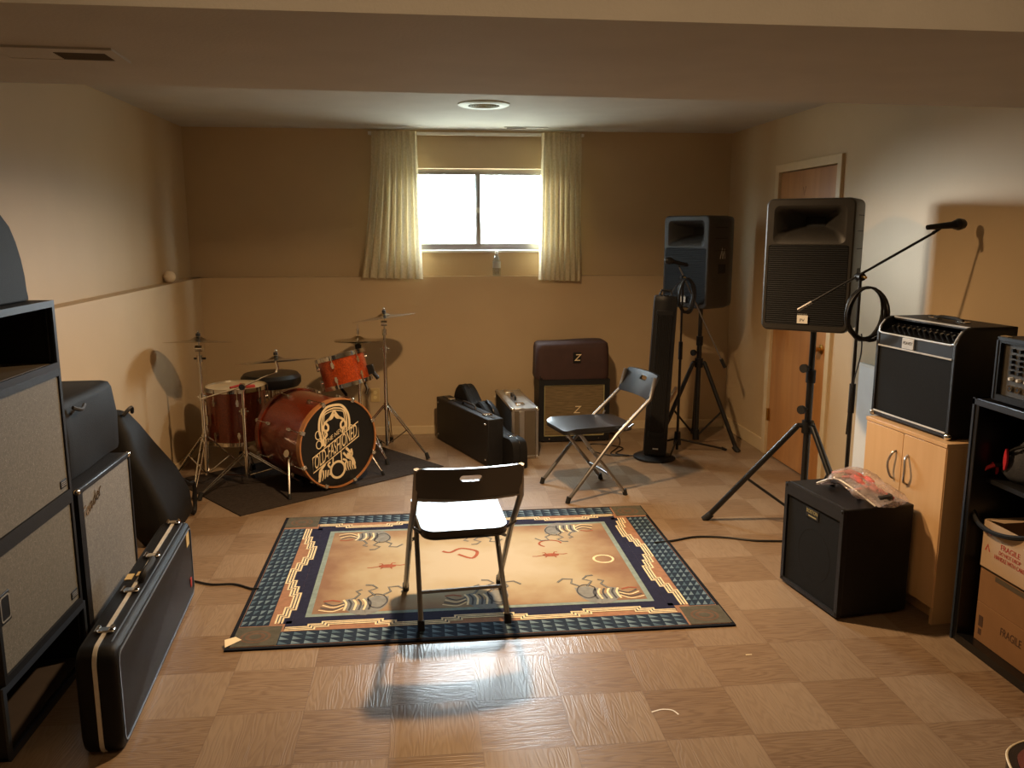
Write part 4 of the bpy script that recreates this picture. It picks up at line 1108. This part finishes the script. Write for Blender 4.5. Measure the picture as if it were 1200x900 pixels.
B().add([(-.05, .03, .3235), (.14, .03, .3085), (.14, .33, .3085), (-.05, .33, .3235)], [(0, 1, 2, 3)]).build('grille', 'ribgrille', wm)

# second amp with silver grille, black cover on top
a2 = thing('amplifier', 'silver-grilled guitar amp cabinet standing beside the left stack', 'amplifier', (-1.362, 3.63, 0), 90)
W_, D_, H_ = .60, .36, .662
B().box(-W_/2, W_/2, .014, D_, .0, H_).slab([(-W_/2, 0), (W_/2, 0), (W_/2, H_), (-W_/2, H_)], [[(-W_/2+.045, .035), (W_/2-.014, .035), (W_/2-.014, H_-.02), (-W_/2+.045, H_-.02)]], lambda x, z: (x, -.002, z), lambda x, z: (x, .016, z)).build('cabinet', 'tolex', a2, bevel=.005)
B().box(-W_/2, W_/2, -.004, .012, H_-.016, H_+.003).build('top_edge', 'bluegrey', a2, bevel=.005)
g = B().box(-W_/2+.044, W_/2-.013, .004, .015, .034, H_-.019).build('grille_cloth', 'sparkle', a2)
text('emblem', 'Fender', .075, 'chrome', g, front(-.165, .002, .57) @ Matrix.Rotation(math.radians(16), 4, 'Z'), depth=.003, shear=.35)
B().stroke([(-.25, .535), (-.1, .575)], .006, lambda x, z: (x, .002, z)).build('emblem_tail', 'chrome', g)
for x in (-W_/2+.01, W_/2-.01):
    for z in (.012, H_-.008): B().sphere((x, .004, z), .014, 10, 6).build('corner_cap', 'chrome', a2)
hb = thing('amplifier_cover', 'black fabric cover over an amp head on the silver-grilled amp at left', 'cover', (-1.44, 3.75, .665), 90)
b = B(); rings = []
for z, g_ in ((0, 0), (.02, .003), (.16, .006), (.29, -.002), (.315, -.012), (.322, -.03)):
    rings.append([(x*(1-.03*z)+.004*math.sin(13*y+9*z), y+.125+.005*math.sin(12*x+15*z), z) for x, y in scaled(rrect(.58, .25, .025, 4), .04, .58+2*g_, .25+2*g_)])
b.loft(rings).build('cover', 'nylon', hb, angle=50)
B().tube(spline([(-.22, -.012, .292), (-.18, -.03, .275), (-.12, -.02, .285)], 5), .008, 6).build('cord_tie', 'nylon2', hb)

# soft gig bag leaning on the left wall
gb = thing('gig_bag', 'black soft gig bag leaning on the left wall behind the amps', 'bag', (-1.46, 4.62, 0), 90)
b = B(); rings = []
for z, w0, w1, d_, y in ((0, -.16, .26, .14, 0), (.05, -.19, .30, .19, .0), (.18, -.19, .31, .2, .02), (.34, -.18, .26, .18, .06), (.50, -.17, .19, .15, .12), (.62, -.16, .12, .12, .15), (.70, -.14, .05, .08, .17), (.72, -.1, .0, .04, .18)):
    cx, w_ = (w0+w1)/2, (w1-w0)
    rings.append([(x+cx+.008*math.sin(20*z+3*y_), y_*1+y+.01*math.sin(14*x+9*z), z) for x, y_ in rrect(w_, d_, min(.05, d_*.45), 4)])
b.loft(rings).build('body', 'nylon', gb, angle=70)
B().tube(spline([(.26, -.04, .26), (.33, -.07, .20), (.385, -.08, .19), (.40, -.08, .12), (.38, -.08, .03), (.33, -.08, .02), (.30, -.07, .10)], 6), .012, 6).build('shoulder_strap', 'nylon', gb)
B().tube(spline([(-.1, .12, .71), (-.06, .09, .745), (-.02, .1, .71)], 5), .010, 6).build('handle', 'leather', gb)

# moulded hard case on its side in the foreground
hc = thing('guitar_case', 'black moulded hard guitar case with silver valance, on edge in the left foreground', 'case', (-.985, 2.575, 0), 4.3)
W_, L_, H_ = .128, 1.25, .365
def hring(x, ins, r=.05): return [(x, yy+L_/2, zz+H_/2) for yy, zz in rrect(L_-2*ins, H_-2*ins, r, 6)]
B().loft([hring(-W_+.0, .02), hring(-W_+.008, .006), hring(-W_+.02, .0), hring(-.07, 0)]).build('base_shell', 'abs', hc)
B().loft([hring(-.058, 0), hring(-.02, .0), hring(-.008, .004), hring(.0, .014)]).build('lid_shell', 'abs', hc)
B().loft([hring(-.0705, -.004, .054), hring(-.0575, -.004, .054)], True, True).build('valance', 'valance', hc)
B().slab([(p[1], p[2]) for p in hring(0, .024, .035)], [[(p[1], p[2]) for p in hring(0, .030, .03)]], lambda y, z: (.003, y, z), lambda y, z: (-.001, y, z)).build('raised_rim', 'edgeshine', hc)  # rim of the lid, its sky glint painted in by colour
B().box(-.027, -.023, .06, L_-.06, H_-.002, H_+.003).build('top_glint_strip', 'edgeshine', hc)  # thin strip standing in for a sky reflection along the lid
for y in (.14, .46, .80, 1.20):
    lt = B().box(-.095, -.035, y-.018, y+.018, H_, H_+.010).build('latch', 'chrome', hc, bevel=.004)
    B().cyl((-.09, y-.022, H_+.008), (-.09, y+.022, H_+.008), .007, n=8).build('latch_hinge', 'chrome', lt)
    B().cyl((-.045, y-.014, H_+.011), (-.045, y+.014, H_+.011), .008, n=8).build('latch_lever', 'chrome', lt)
hd_ = B().tube(spline([(-.05, .545, H_), (-.04, .56, H_+.028), (-.035, .63, H_+.032), (-.04, .70, H_+.028), (-.05, .715, H_)], 6), .0125, 10).build('handle', 'rubber', hc)
B().box(-.078, -.048, .59, .63, H_+.003, H_+.008).build('badge', 'wallplate', hc)
B().box(-.115, -.09, .57, .625, H_-.002, H_+.003).build('maker_plate', 'wallplate', hc)
B().box(.0, .0035, 1.12, 1.175, .275, .335).build('sticker', 'wallplate', hc)
st_ = B().box(.0, .0035, 1.15, 1.175, .075, .115).build('red_mark', 'redink', hc)

# ---------------------------------------------------------------- right side
# white panel between door and cupboard
o = B().box(-.024, .0, -.42, .42, 0, .91).build('white_panel', 'panelboard', bevel=.003); o.location = (XR-.012, 4.21, 0); o.rotation_euler = (0, math.radians(.0), 0)
tag(o, 'white panel board standing against the right wall behind the cupboard', 'panel')
B().box(-.030, -.022, -.42, .42, .895, .912).box(-.030, -.022, .15, .17, 0, .9).build('edge_strip', 'white', o)

cb = thing('cupboard', 'pale beech two-door cupboard against the right wall', 'cabinet', (2.125, 3.435, 0), -85)
W_, D_, H_ = .555, .385, .80
B().box(-W_/2, -W_/2+.018, 0, D_, 0, H_-.018).box(W_/2-.018, W_/2, 0, D_, 0, H_-.018).box(-W_/2, W_/2, D_-.01, D_, .05, H_-.018).box(-W_/2+.018, W_/2-.018, .04, D_, .06, .078).box(-W_/2+.018, W_/2-.018, .05, .065, 0, .062).build('carcass', 'beech', cb)
B().box(-W_/2-.002, W_/2+.002, -.006, D_, H_-.018, H_).build('top_board', 'beech', cb, bevel=.002)
for s in (-1, 1):
    x0, x1 = (-W_/2+.004, -.0015) if s < 0 else (.0015, W_/2-.004)
    dr = B().box(x0, x1, -.004, .014, .075, H_-.021).build('door', 'beech', cb, bevel=.0015)
    hx = s*.042
    pts = [(hx-s*.012*0, -.004, .56), (hx+s*.006, -.022, .575), (hx+s*.018*1, -.03, .625), (hx+s*.006, -.022, .675), (hx, -.004, .69)]
    B().tube(spline(pts, 6), .0055, 8).build('handle', 'alu', dr)

pv = thing('amplifier', 'black guitar combo amp with chrome trim sitting on the beech cupboard', 'amplifier', (2.155, 3.475, .803), -85)
W_, D_, H_ = .535, .29, .475
sideprof = [(0, .004), (0, .40), (.012, .435), (.035, .462), (.06, .472), (.285, .472), (.285, .004)]
b = B()
for s in (-1, 1):
    x0, x1 = (-W_/2, -W_/2+.02) if s < 0 else (W_/2-.02, W_/2)
    b.loft([[(x0, y, z) for y, z in sideprof], [(x1, y, z) for y, z in sideprof]])
b.box(-W_/2, W_/2, .075, .285, .455, .472).box(-W_/2, W_/2, .265, .285, .004, .46).box(-W_/2, W_/2, .0, .285, .004, .024).box(-W_/2, W_/2, .012, .03, .335, .40)
b.build('cabinet', 'tolex', pv, bevel=.004)
B().box(-W_/2+.018, W_/2-.018, .004, .02, .34, .396).build('upper_front', 'bluegrey', pv)
B().box(-W_/2+.02, W_/2-.02, .008, .02, .026, .338).build('grille_cloth', 'grillecloth', pv)
B().add([(-W_/2+.02, .012, .398), (W_/2-.02, .012, .398), (W_/2-.02, .085, .44), (-W_/2+.02, .085, .44)], [(0, 1, 2, 3)]).build('control_panel', 'gloss', pv)
for i in range(12):
    x = -.2+.0365*i; y = .045; z = .417
    k_ = B().cyl((x, y, z), (x, y-.009, z+.016), .0095, .008, n=12).build('knob', 'plastic', pv)
    B().cyl((x, y-.009, z+.016), (x, y-.0095, z+.017), .006, n=10).build('knob_cap', 'chrome', k_)
for i in range(10): B().cyl((-.2+.044*i, .068, .431), (-.2+.044*i, .062, .44), .004, n=8).build('switch', 'chrome', pv)
for pts in ([(-W_/2+.02, 0, .338), (W_/2-.02, 0, .338)], [(-W_/2+.02, 0, .026), (W_/2-.02, 0, .026)],
            [(-W_/2+.012, .03, .455), (-W_/2+.012, .008, .425), (-W_/2+.018, .002, .402), (-W_/2+.04, .002, .397), (W_/2-.04, .002, .397), (W_/2-.018, .002, .402), (W_/2-.012, .008, .425), (W_/2-.012, .03, .455)],
            [(-W_/2+.02, .075, .468), (W_/2-.02, .075, .468)]):
    B().tube(pts, .0042, 6).build('chrome_trim', 'brighttrim', pv)
B().tube([(W_/2-.004, 0, .03), (W_/2-.004, 0, .4)], .003, 6).build('edge_piping', 'bluegrey', pv)
lg_ = B().box(-.075, .005, -.004, .004, .344, .392).build('badge', 'brighttrim', pv, bevel=.002)
text('badge_lettering', 'PEAVEY', .02, 'dark', lg_, front(-.035, -.0045, .37), width=.066, shear=.2)
for x, z in ((-W_/2+.01, .012), (W_/2-.01, .012)): B().sphere((x, .006, z), .016, 10, 6).build('corner_cap', 'chrome', pv)
for x in (-.09, .09): B().box(x-.03, x+.03, .15, .18, .472, .478).build('handle_end', 'chrome', pv, bevel=.002)
B().tube([(-.09, .165, .478), (-.05, .165, .486), (.05, .165, .486), (.09, .165, .478)], .008, 8).build('handle', 'rubber', pv)

sa = thing('amplifier', 'small black combo amp on the floor in front of the beech cupboard', 'amplifier', (1.735, 3.46, 0), -82)
W_, D_, H_ = .445, .345, .50
B().box(-W_/2, W_/2, .012, D_, .012, H_).slab([(-W_/2, .012), (W_/2, .012), (W_/2, H_), (-W_/2, H_)], [[(-W_/2+.022, .03), (W_/2-.022, .03), (W_/2-.022, H_-.055), (-W_/2+.022, H_-.055)]], lambda x, z: (x, -.006, z), lambda x, z: (x, .014, z)).build('cabinet', 'tolex', sa, bevel=.007)
g = B().box(-W_/2+.021, W_/2-.021, .003, .013, .029, H_-.054).build('grille_cloth', 'grillecloth', sa)
B().tube([(.12*math.cos(q*PI/16)+.02, .003, .22+.12*math.sin(q*PI/16)) for q in range(32)], .0006, 6, closed=True).build('cone_ring', 'grillecloth', sa)
bd = B().box(-.085+.03, .01+.03, .0, .004, .385, .43).build('badge', 'tolex', sa, bevel=.001)
text('badge_lettering', 'BOSTON', .024, 'goldprint', bd, front(-.0075, -.0005, .415), width=.085)
B().box(-.035, .025, -.0005, .001, .392, .397).build('badge_line', 'goldprint', bd)
B().tube([(-W_/2+.01, -.002, H_-.004), (W_/2-.01, -.002, H_-.004)], .004, 6).build('top_edge', 'bluegrey', sa)
for x in (-W_/2+.012, W_/2-.012):
    for z in (.024, H_-.012): B().sphere((x, .004, z), .014, 10, 6).build('corner_cap', 'plastic', sa)
    for y in (.04, D_-.04): B().cyl((x*.9, y, 0), (x*.9, y, .016), .014, n=10).build('foot', 'rubber', sa)
B().tube(spline([(-.1, .16, H_), (-.08, .16, H_+.03), (0, .16, H_+.036), (.08, .16, H_+.03), (.1, .16, H_)], 6), .012, 8).build('handle', 'leather', sa)

# clear zip bag of red items draped on the small amp
zb = thing('plastic_bag', 'clear plastic zip bag holding red items, lying on the small floor amp', 'bag', (1.93, 3.43, .502), -72)
b = B(); rings = []
nu = 18
for i in range(nu+1):
    u = i/nu; x = -.17+.36*u
    hgt = .05*math.exp(-((u-.30)/.2)**2)+.055*math.exp(-((u-.72)/.2)**2)+.006
    w_ = .09+.02*math.sin(PI*u)
    bot = .046*math.exp(-((u-.35)/.2)**2)+.004
    ring = []
    for q in range(16):
        an = 2*PI*q/16
        yy = w_*math.cos(an); zz = math.sin(an)
        ring.append((x+.006*math.sin(7*an), yy+.012*math.sin(5*u*PI), bot*.9+(hgt*.62*(zz+1)+.004*math.sin(9*u*PI+3*an))+.002))
    rings.append(ring)
b.loft(rings); b.build('film', 'clearplastic', zb, angle=60)
b = B()
for i, (x, y, z, l, q) in enumerate(((-.05, .0, .085, .09, .3), (.03, .02, .075, .08, -.4), (.09, -.02, .05, .08, .5), (.0, -.03, .08, .08, -.1))):
    b.tube(spline([(x-l, y-l*q, z-.015), (x-l*.3, y+.01, z), (x+l*.4, y+l*q*.5, z-.003), (x+l, y+l*q, z-.02)], 5), [.006]*5+[.014]*6+[.008]*5, 8)
b.build('red_contents', 'pinkred', zb)
B().tube(spline([(.13, .03, .03), (.16, .0, .035), (.15, -.05, .03)], 5), .016, 8).build('dark_contents', 'nylon2', zb)
B().tube(spline([(-.17, -.085, .02), (-.05, -.1, .075), (.05, -.1, .06), (.17, -.085, .012)], 5), .004, 6).build('zip_seam', 'white', zb)

# shelf rack with boxes, bag, mixer head
rk = thing('shelf_unit', 'black open shelf unit at the right edge holding boxes and a bag', 'shelf', (2.165, 2.62, 0), -90)
W_, D_, H_ = .86, .395, 1.02
B().box(-W_/2, -W_/2+.035, 0, D_, 0, H_).box(W_/2-.035, W_/2, 0, D_, 0, H_).box(-W_/2, W_/2, D_-.012, D_, 0, H_).build('side_frame', 'metalblack', rk, bevel=.003)
B().box(-W_/2, W_/2, 0, D_, H_-.03, H_).build('top_board', 'metalblack', rk, bevel=.003)
B().box(-W_/2+.035, W_/2-.035, .06, D_-.012, .682, .70).build('shelf_board', 'plastic', rk)
B().box(-W_/2+.035, W_/2-.035, .0, D_-.012, 0, .035).build('bottom_board', 'metalblack', rk)
B().box(-W_/2, -W_/2+.012, -.004, .0, 0, H_).box(-W_/2, W_/2, -.004, 0, H_-.026, H_-.004).build('front_edging', 'bluegrey', rk)
def cbox(label, z0, z1, m_, words, x=2.21, cat='box'):
    t = thing('cardboard_box', label, cat, (x, 2.70, z0), -90, 'cardboard boxes on the shelf unit')
    return t, z1-z0
t, h = cbox('bottom brown cardboard box in the shelf unit, printed in dark letters', .035, .198, 'card', None)
bx = B().box(-.27, .27, 0, .32, 0, h).build('carton', 'card', t, bevel=.002)
text('lettering', 'FRAGILE', .045, 'darkink', bx, front(-.065, -.0008, .10), width=.115)
B().box(-.25, -.225, -.001, .0, .065, .11).box(-.248, -.23, -.001, .0, .03, .055).build('printed_symbol', 'darkink', bx)
t, h = cbox('middle plain brown cardboard box in the shelf unit, taped', .199, .345, 'card', None)
bx = B().box(-.27, .27, 0, .32, 0, h).build('carton', 'card', t, bevel=.002)
B().box(-.18, .27, -.001, .0, .118, .138).build('tape', 'greyslab', bx)
t, h = cbox('topmost pale cardboard box in the shelf unit, open with red printing', .346, .54, 'cardlight', None, 2.205)
th_ = .006
bx = B().box(-.275, .27, 0, th_, 0, h).box(-.275, .27, .31-th_, .31, 0, h).box(-.275, -.275+th_, 0, .31, 0, h).box(.27-th_, .27, 0, .31, 0, h).box(-.275, .27, 0, .31, 0, .005).build('carton', 'cardlight', t)
B().add([(-.27, .3, h), (.26, .3, h), (.26, .14, h+.015), (-.27, .16, h-.01)], [(0, 1, 2, 3)]).build('flap', 'card', t)
B().add([(-.27, .01, h-.002), (-.27, .3, h-.002), (-.2, .28, h+.01), (-.2, .03, h+.006)], [(0, 1, 2, 3)]).build('flap', 'cardlight', t)
for s_, z, sz, wd in (('FRAGILE', .118, .03, .105), ('DO NOT DROP', .093, .022, .12), ('HANDLE WITH CARE', .07, .024, .165)):
    text('lettering', s_, sz, 'redink', bx, front(-.11, -.0008, z), width=wd)
for x, z in ((-.235, .155), (-.235, .09), (-.0, .10)):
    B().stroke([(x-.012, z-.014), (x, z+.012), (x+.012, z-.014)], .006, lambda x, z: (x, -.0008, z)).build('printed_symbol', 'redink', bx)
bp = thing('backpack', 'dark grey backpack with red zip pulls on the shelf unit', 'bag', (2.425, 2.872, .702), -90)
b = B(); rings = []
for z, w_, d_, o_ in ((0, .28, .24, 0), (.03, .32, .29, 0), (.09, .32, .29, .0), (.15, .27, .26, .03), (.20, .21, .21, .055), (.24, .13, .13, .075), (.25, .05, .05, .08)):
    rings.append([(x+o_+.012*math.sin(43*z+13*y), y+.014*math.sin(27*x+29*z)-.01, z+.006*math.sin(31*x)) for x, y in scaled(rrect(.36, .26, .09, 5), .03, w_, d_)])
b.loft(rings).build('body', 'nylon2', bp, angle=70)
B().tube(spline([(-.13, -.13, .06), (-.08, -.155, .12), (0, -.15, .16), (.1, -.13, .19)], 6), .006, 6).build('zipper', 'nylon', bp)
for x, y, z, h_ in ((-.085, -.168, .085, .085), (-.145, -.158, .03, .045)):
    B().loft([[(x+q[0]*.010*w_, y+q[1]*.004, z+dz) for q in ((-1,-1),(1,-1),(1,1),(-1,1))] for dz, w_ in ((-h_/2, .3), (-.01, 1), (.015, .9), (h_/2, .2))]).build('zip_pull', 'red', bp)
B().tube(spline([(-.12, -.14, .05), (-.145, -.19, .045), (-.165, -.225, -.02), (-.168, -.232, -.10), (-.13, -.236, -.165), (-.06, -.238, -.19), (.05, -.236, -.18), (.14, -.21, -.155)], 6), .010, 6).build('strap', 'nylon', bp)
B().tube(spline([(-.135, -.175, .052), (-.15, -.200, .034), (-.164, -.226, -.005)], 6), .0108, 6).build('strap_stripe', 'red', bp)

mx_ = thing('mixer_head', 'black powered mixer head with rows of knobs on top of the shelf unit', 'mixer', (2.185, 2.70, 1.022), -90)
W_, D_, H_ = .54, .26, .25
B().box(-W_/2, W_/2, .02, D_, .006, H_).build('cabinet', 'tolex', mx_, bevel=.006)
B().slab([(-W_/2, .006), (W_/2, .006), (W_/2, H_), (-W_/2, H_)], [[(-W_/2+.02, .03), (W_/2-.02, .03), (W_/2-.02, H_-.022), (-W_/2+.02, H_-.022)]], lambda x, z: (x, -.004, z), lambda x, z: (x, .022, z)).build('front_frame', 'plastic', mx_, bevel=.003)
B().box(-W_/2, -W_/2+.008, -.007, -.001, .01, H_-.004).box(-W_/2, W_/2, -.007, -.001, H_-.012, H_-.003).build('edge_strip', 'bluegrey', mx_)
B().box(-W_/2+.02, W_/2-.02, .012, .02, .03, H_-.022).build('control_panel', 'mixpanel', mx_)
kbm = None
for i in range(9):
    for j, z in enumerate((.205, .182, .162, .142, .122, .098)):
        x = -.21+.042*i+.02
        k_ = B().cyl((0, 0, 0), (0, -.014, 0), .0075, .006, n=10).build('knob', 'plastic' if j < 5 else 'white', mx_) if (i == 0) else None
        if i == 0:
            if j == 0: row_src = {}
            row_src[j] = k_
        else:
            k_ = row_src[j].copy(); C.objects.link(k_); k_.parent = mx_
        k_.location = (x, .012, z)
for i in range(9):
    x = -.19+.042*i
    B().cyl((x, .012, .062), (x, .004, .062), .0125, n=14).build('jack_socket', 'chrome', mx_)
    B().cyl((x, .004, .062), (x, .0035, .062), .007, n=10).build('jack_hole', 'dark', mx_)
B().box(-W_/2+.01, -W_/2+.05, -.002, .02, H_-.004, H_+.004).build('corner_cap', 'chrome', mx_)
for x in (-W_/2+.03, W_/2-.03):
    for y in (.04, D_-.03): B().cyl((x, y, 0), (x, y, .008), .012, n=8).build('foot', 'rubber', mx_)
ad = thing('small_box', 'small cream and white box lying on the mixer head', 'box', (2.30, 2.84, 1.273), -90)
B().box(-.055, .08, -.04, .04, 0, .035).build('case', 'yellowed', ad, bevel=.004)
B().box(-.045, .07, -.03, .04, .035, .07).build('lid', 'white', ad, bevel=.004)
B().box(-.02, .07, -.034, -.028, .05, .066).build('dark_stripe', 'dark', ad)

# cords on the floor
o = B().tube(spline([(1.22, 4.20, .012), (1.33, 4.235, .006), (1.48, 4.28, .006), (1.636, 4.254, .006), (1.78, 4.19, .006), (1.95, 4.16, .006), (2.1, 4.1, .006), (2.2, 3.86, .006)], 8), .006, 6).build('instrument_cable', 'cable')
tag(o, 'black cable running over the floor from the rug to the small amp', 'cable')
o = B().tube(spline([(-1.33, 4.02, .006), (-1.15, 3.97, .006), (-1.03, 3.91, .006), (-.92, 3.90, .006), (-.83, 3.84, .006), (-.79, 3.82, .012)], 8), .005, 6).build('instrument_cable', 'cable')
tag(o, 'black cable on the floor between the hard guitar case and the rug', 'cable')
o = B().stroke(spline([(0, 0), (.04, .012), (.075, .004), (.09, -.025)], 6), .006, lambda x, y: (x, y, .001)).build('paper_scrap', 'white'); o.location = (.775, 2.635, 0)
tag(o, 'thin pale scrap lying on the floor in the foreground', 'scrap')
o = B().box(-.012, .012, -.003, .003, 0, .002).build('paper_scrap', 'cream'); o.location = (1.27, 2.99, 0)
tag(o, 'tiny pale crumb on the floor in front of the rug corner', 'scrap')

# guitar lying on the floor, mostly out of the bottom right corner
gt = thing('electric_guitar', 'dark red guitar with pale binding lying in the bottom right corner', 'guitar', (1.875, 2.02, 0), 60)
ol = spline([(-.17, .0), (-.165, -.1), (-.10, -.19), (.0, -.215), (.10, -.19), (.165, -.1), (.16, .02), (.125, .1), (.15, .2), (.10, .27), (.0, .24), (-.10, .27), (-.15, .2), (-.125, .1)], 6, closed=True)
B().loft([[(-p.y, p.x, .02) for p in ol], [(-p.y, p.x, .075) for p in ol]]).build('body', 'gloss', gt, bevel=.004)
B().tube([(-p.y, p.x, .074) for p in ol], .004, 6, closed=True).build('binding', 'cream', gt)
B().slab([(-p.y*.86, p.x*.84) for p in ol], [], lambda x, y: (x, y, .0775), lambda x, y: (x, y, .074)).build('top_burst', 'guitarred', gt)
B().slab([(-p.y*.5+.0, p.x*.45-.02) for p in ol], [], lambda x, y: (x, y, .0805), lambda x, y: (x, y, .077)).build('pickguard', 'white', gt)
B().box(-.75, -.2, -.024, .024, .068, .088).build('neck', 'hoop', gt, bevel=.004)
B().slab([(-.93, -.035), (-.75, -.025), (-.75, .025), (-.93, .04)], [], lambda x, y: (x, y, .08), lambda x, y: (x, y, .066)).build('headstock', 'gloss', gt)
for y in (-.1, .06):
    B().box(-.02, .02, -.04, .04, 0, .021).build('back_plate', 'rubber', gt); break

# ---------------------------------------------------------------- light
def area(name, loc, rot, size, power, col, size_y=None, shape='DISK', spread=None, portal=False):
    l = bpy.data.lights.new(name, 'AREA'); l.shape = shape; l.size = size
    if size_y: l.size_y = size_y
    l.energy = power; l.color = col
    if spread: l.spread = math.radians(spread)
    if portal: l.cycles.is_portal = True
    o = bpy.data.objects.new(name, l); C.objects.link(o); o.location = loc; o.rotation_euler = rot
    return o
WARM = (1.0, .65, .35)
area('ceiling_lamp', (.40, 4.0, ZC-.012), (0, 0, 0), .12, 61, WARM, spread=154)
area('front_ceiling_lamp', (.4, 1.5, ZC-.012), (0, 0, 0), 2.4, 5, WARM, .12, 'RECTANGLE')  # unseen lamp; long strip form made up to spread light over the beam
area('window_portal', ((WX0+WX1)/2, YB+.2, (WZ0+WZ1)/2), (-PI/2, 0, 0), WX1-WX0, 1, (1, 1, 1), WZ1-WZ0, 'RECTANGLE', portal=True)

l = bpy.data.lights.new('hazy_sun', 'SUN'); l.energy = 4.2; l.angle = math.radians(13); l.color = (1.0, .97, .9)
o = bpy.data.objects.new('hazy_sun', l); C.objects.link(o)
o.rotation_euler = Vector((-.56, .81, .085)).to_track_quat('Z', 'Y').to_euler()
wd = bpy.data.worlds.new('daylight'); sc.world = wd; wd.use_nodes = True
nt = wd.node_tree; bg = nt.nodes['Background']
tc = nt.nodes.new('ShaderNodeTexCoord'); sp = nt.nodes.new('ShaderNodeSeparateXYZ'); rp = nt.nodes.new('ShaderNodeValToRGB')
nt.links.new(tc.outputs['Generated'], sp.inputs[0]); nt.links.new(sp.outputs[2], rp.inputs[0])
rp.color_ramp.elements[0].position = 0.0; rp.color_ramp.elements[0].color = (.17, .19, .17, 1)
rp.color_ramp.elements[1].position = .06; rp.color_ramp.elements[1].color = (.80, .93, 1.0, 1)
nt.links.new(rp.outputs[0], bg.inputs[0]); bg.inputs[1].default_value = 58.0

# ---------------------------------------------------------------- camera
cd = bpy.data.cameras.new('camera'); co = bpy.data.objects.new('camera', cd); C.objects.link(co)
cd.sensor_width = 36; cd.lens = 984.4/1200*36; cd.clip_start = .05
pi_c, ya_c = math.radians(10.295), math.radians(6.084)
co.location = (0, 0, 1.665); co.rotation_euler = (PI/2-pi_c, 0, -ya_c)
sc.camera = co
sc.view_settings.view_transform = 'Standard'; sc.view_settings.look = 'None'; sc.view_settings.exposure = .42
try:
    sc.cycles.use_denoising = True; sc.cycles.max_bounces = 10; sc.cycles.diffuse_bounces = 6; sc.cycles.sample_clamp_indirect = 8
except Exception: pass
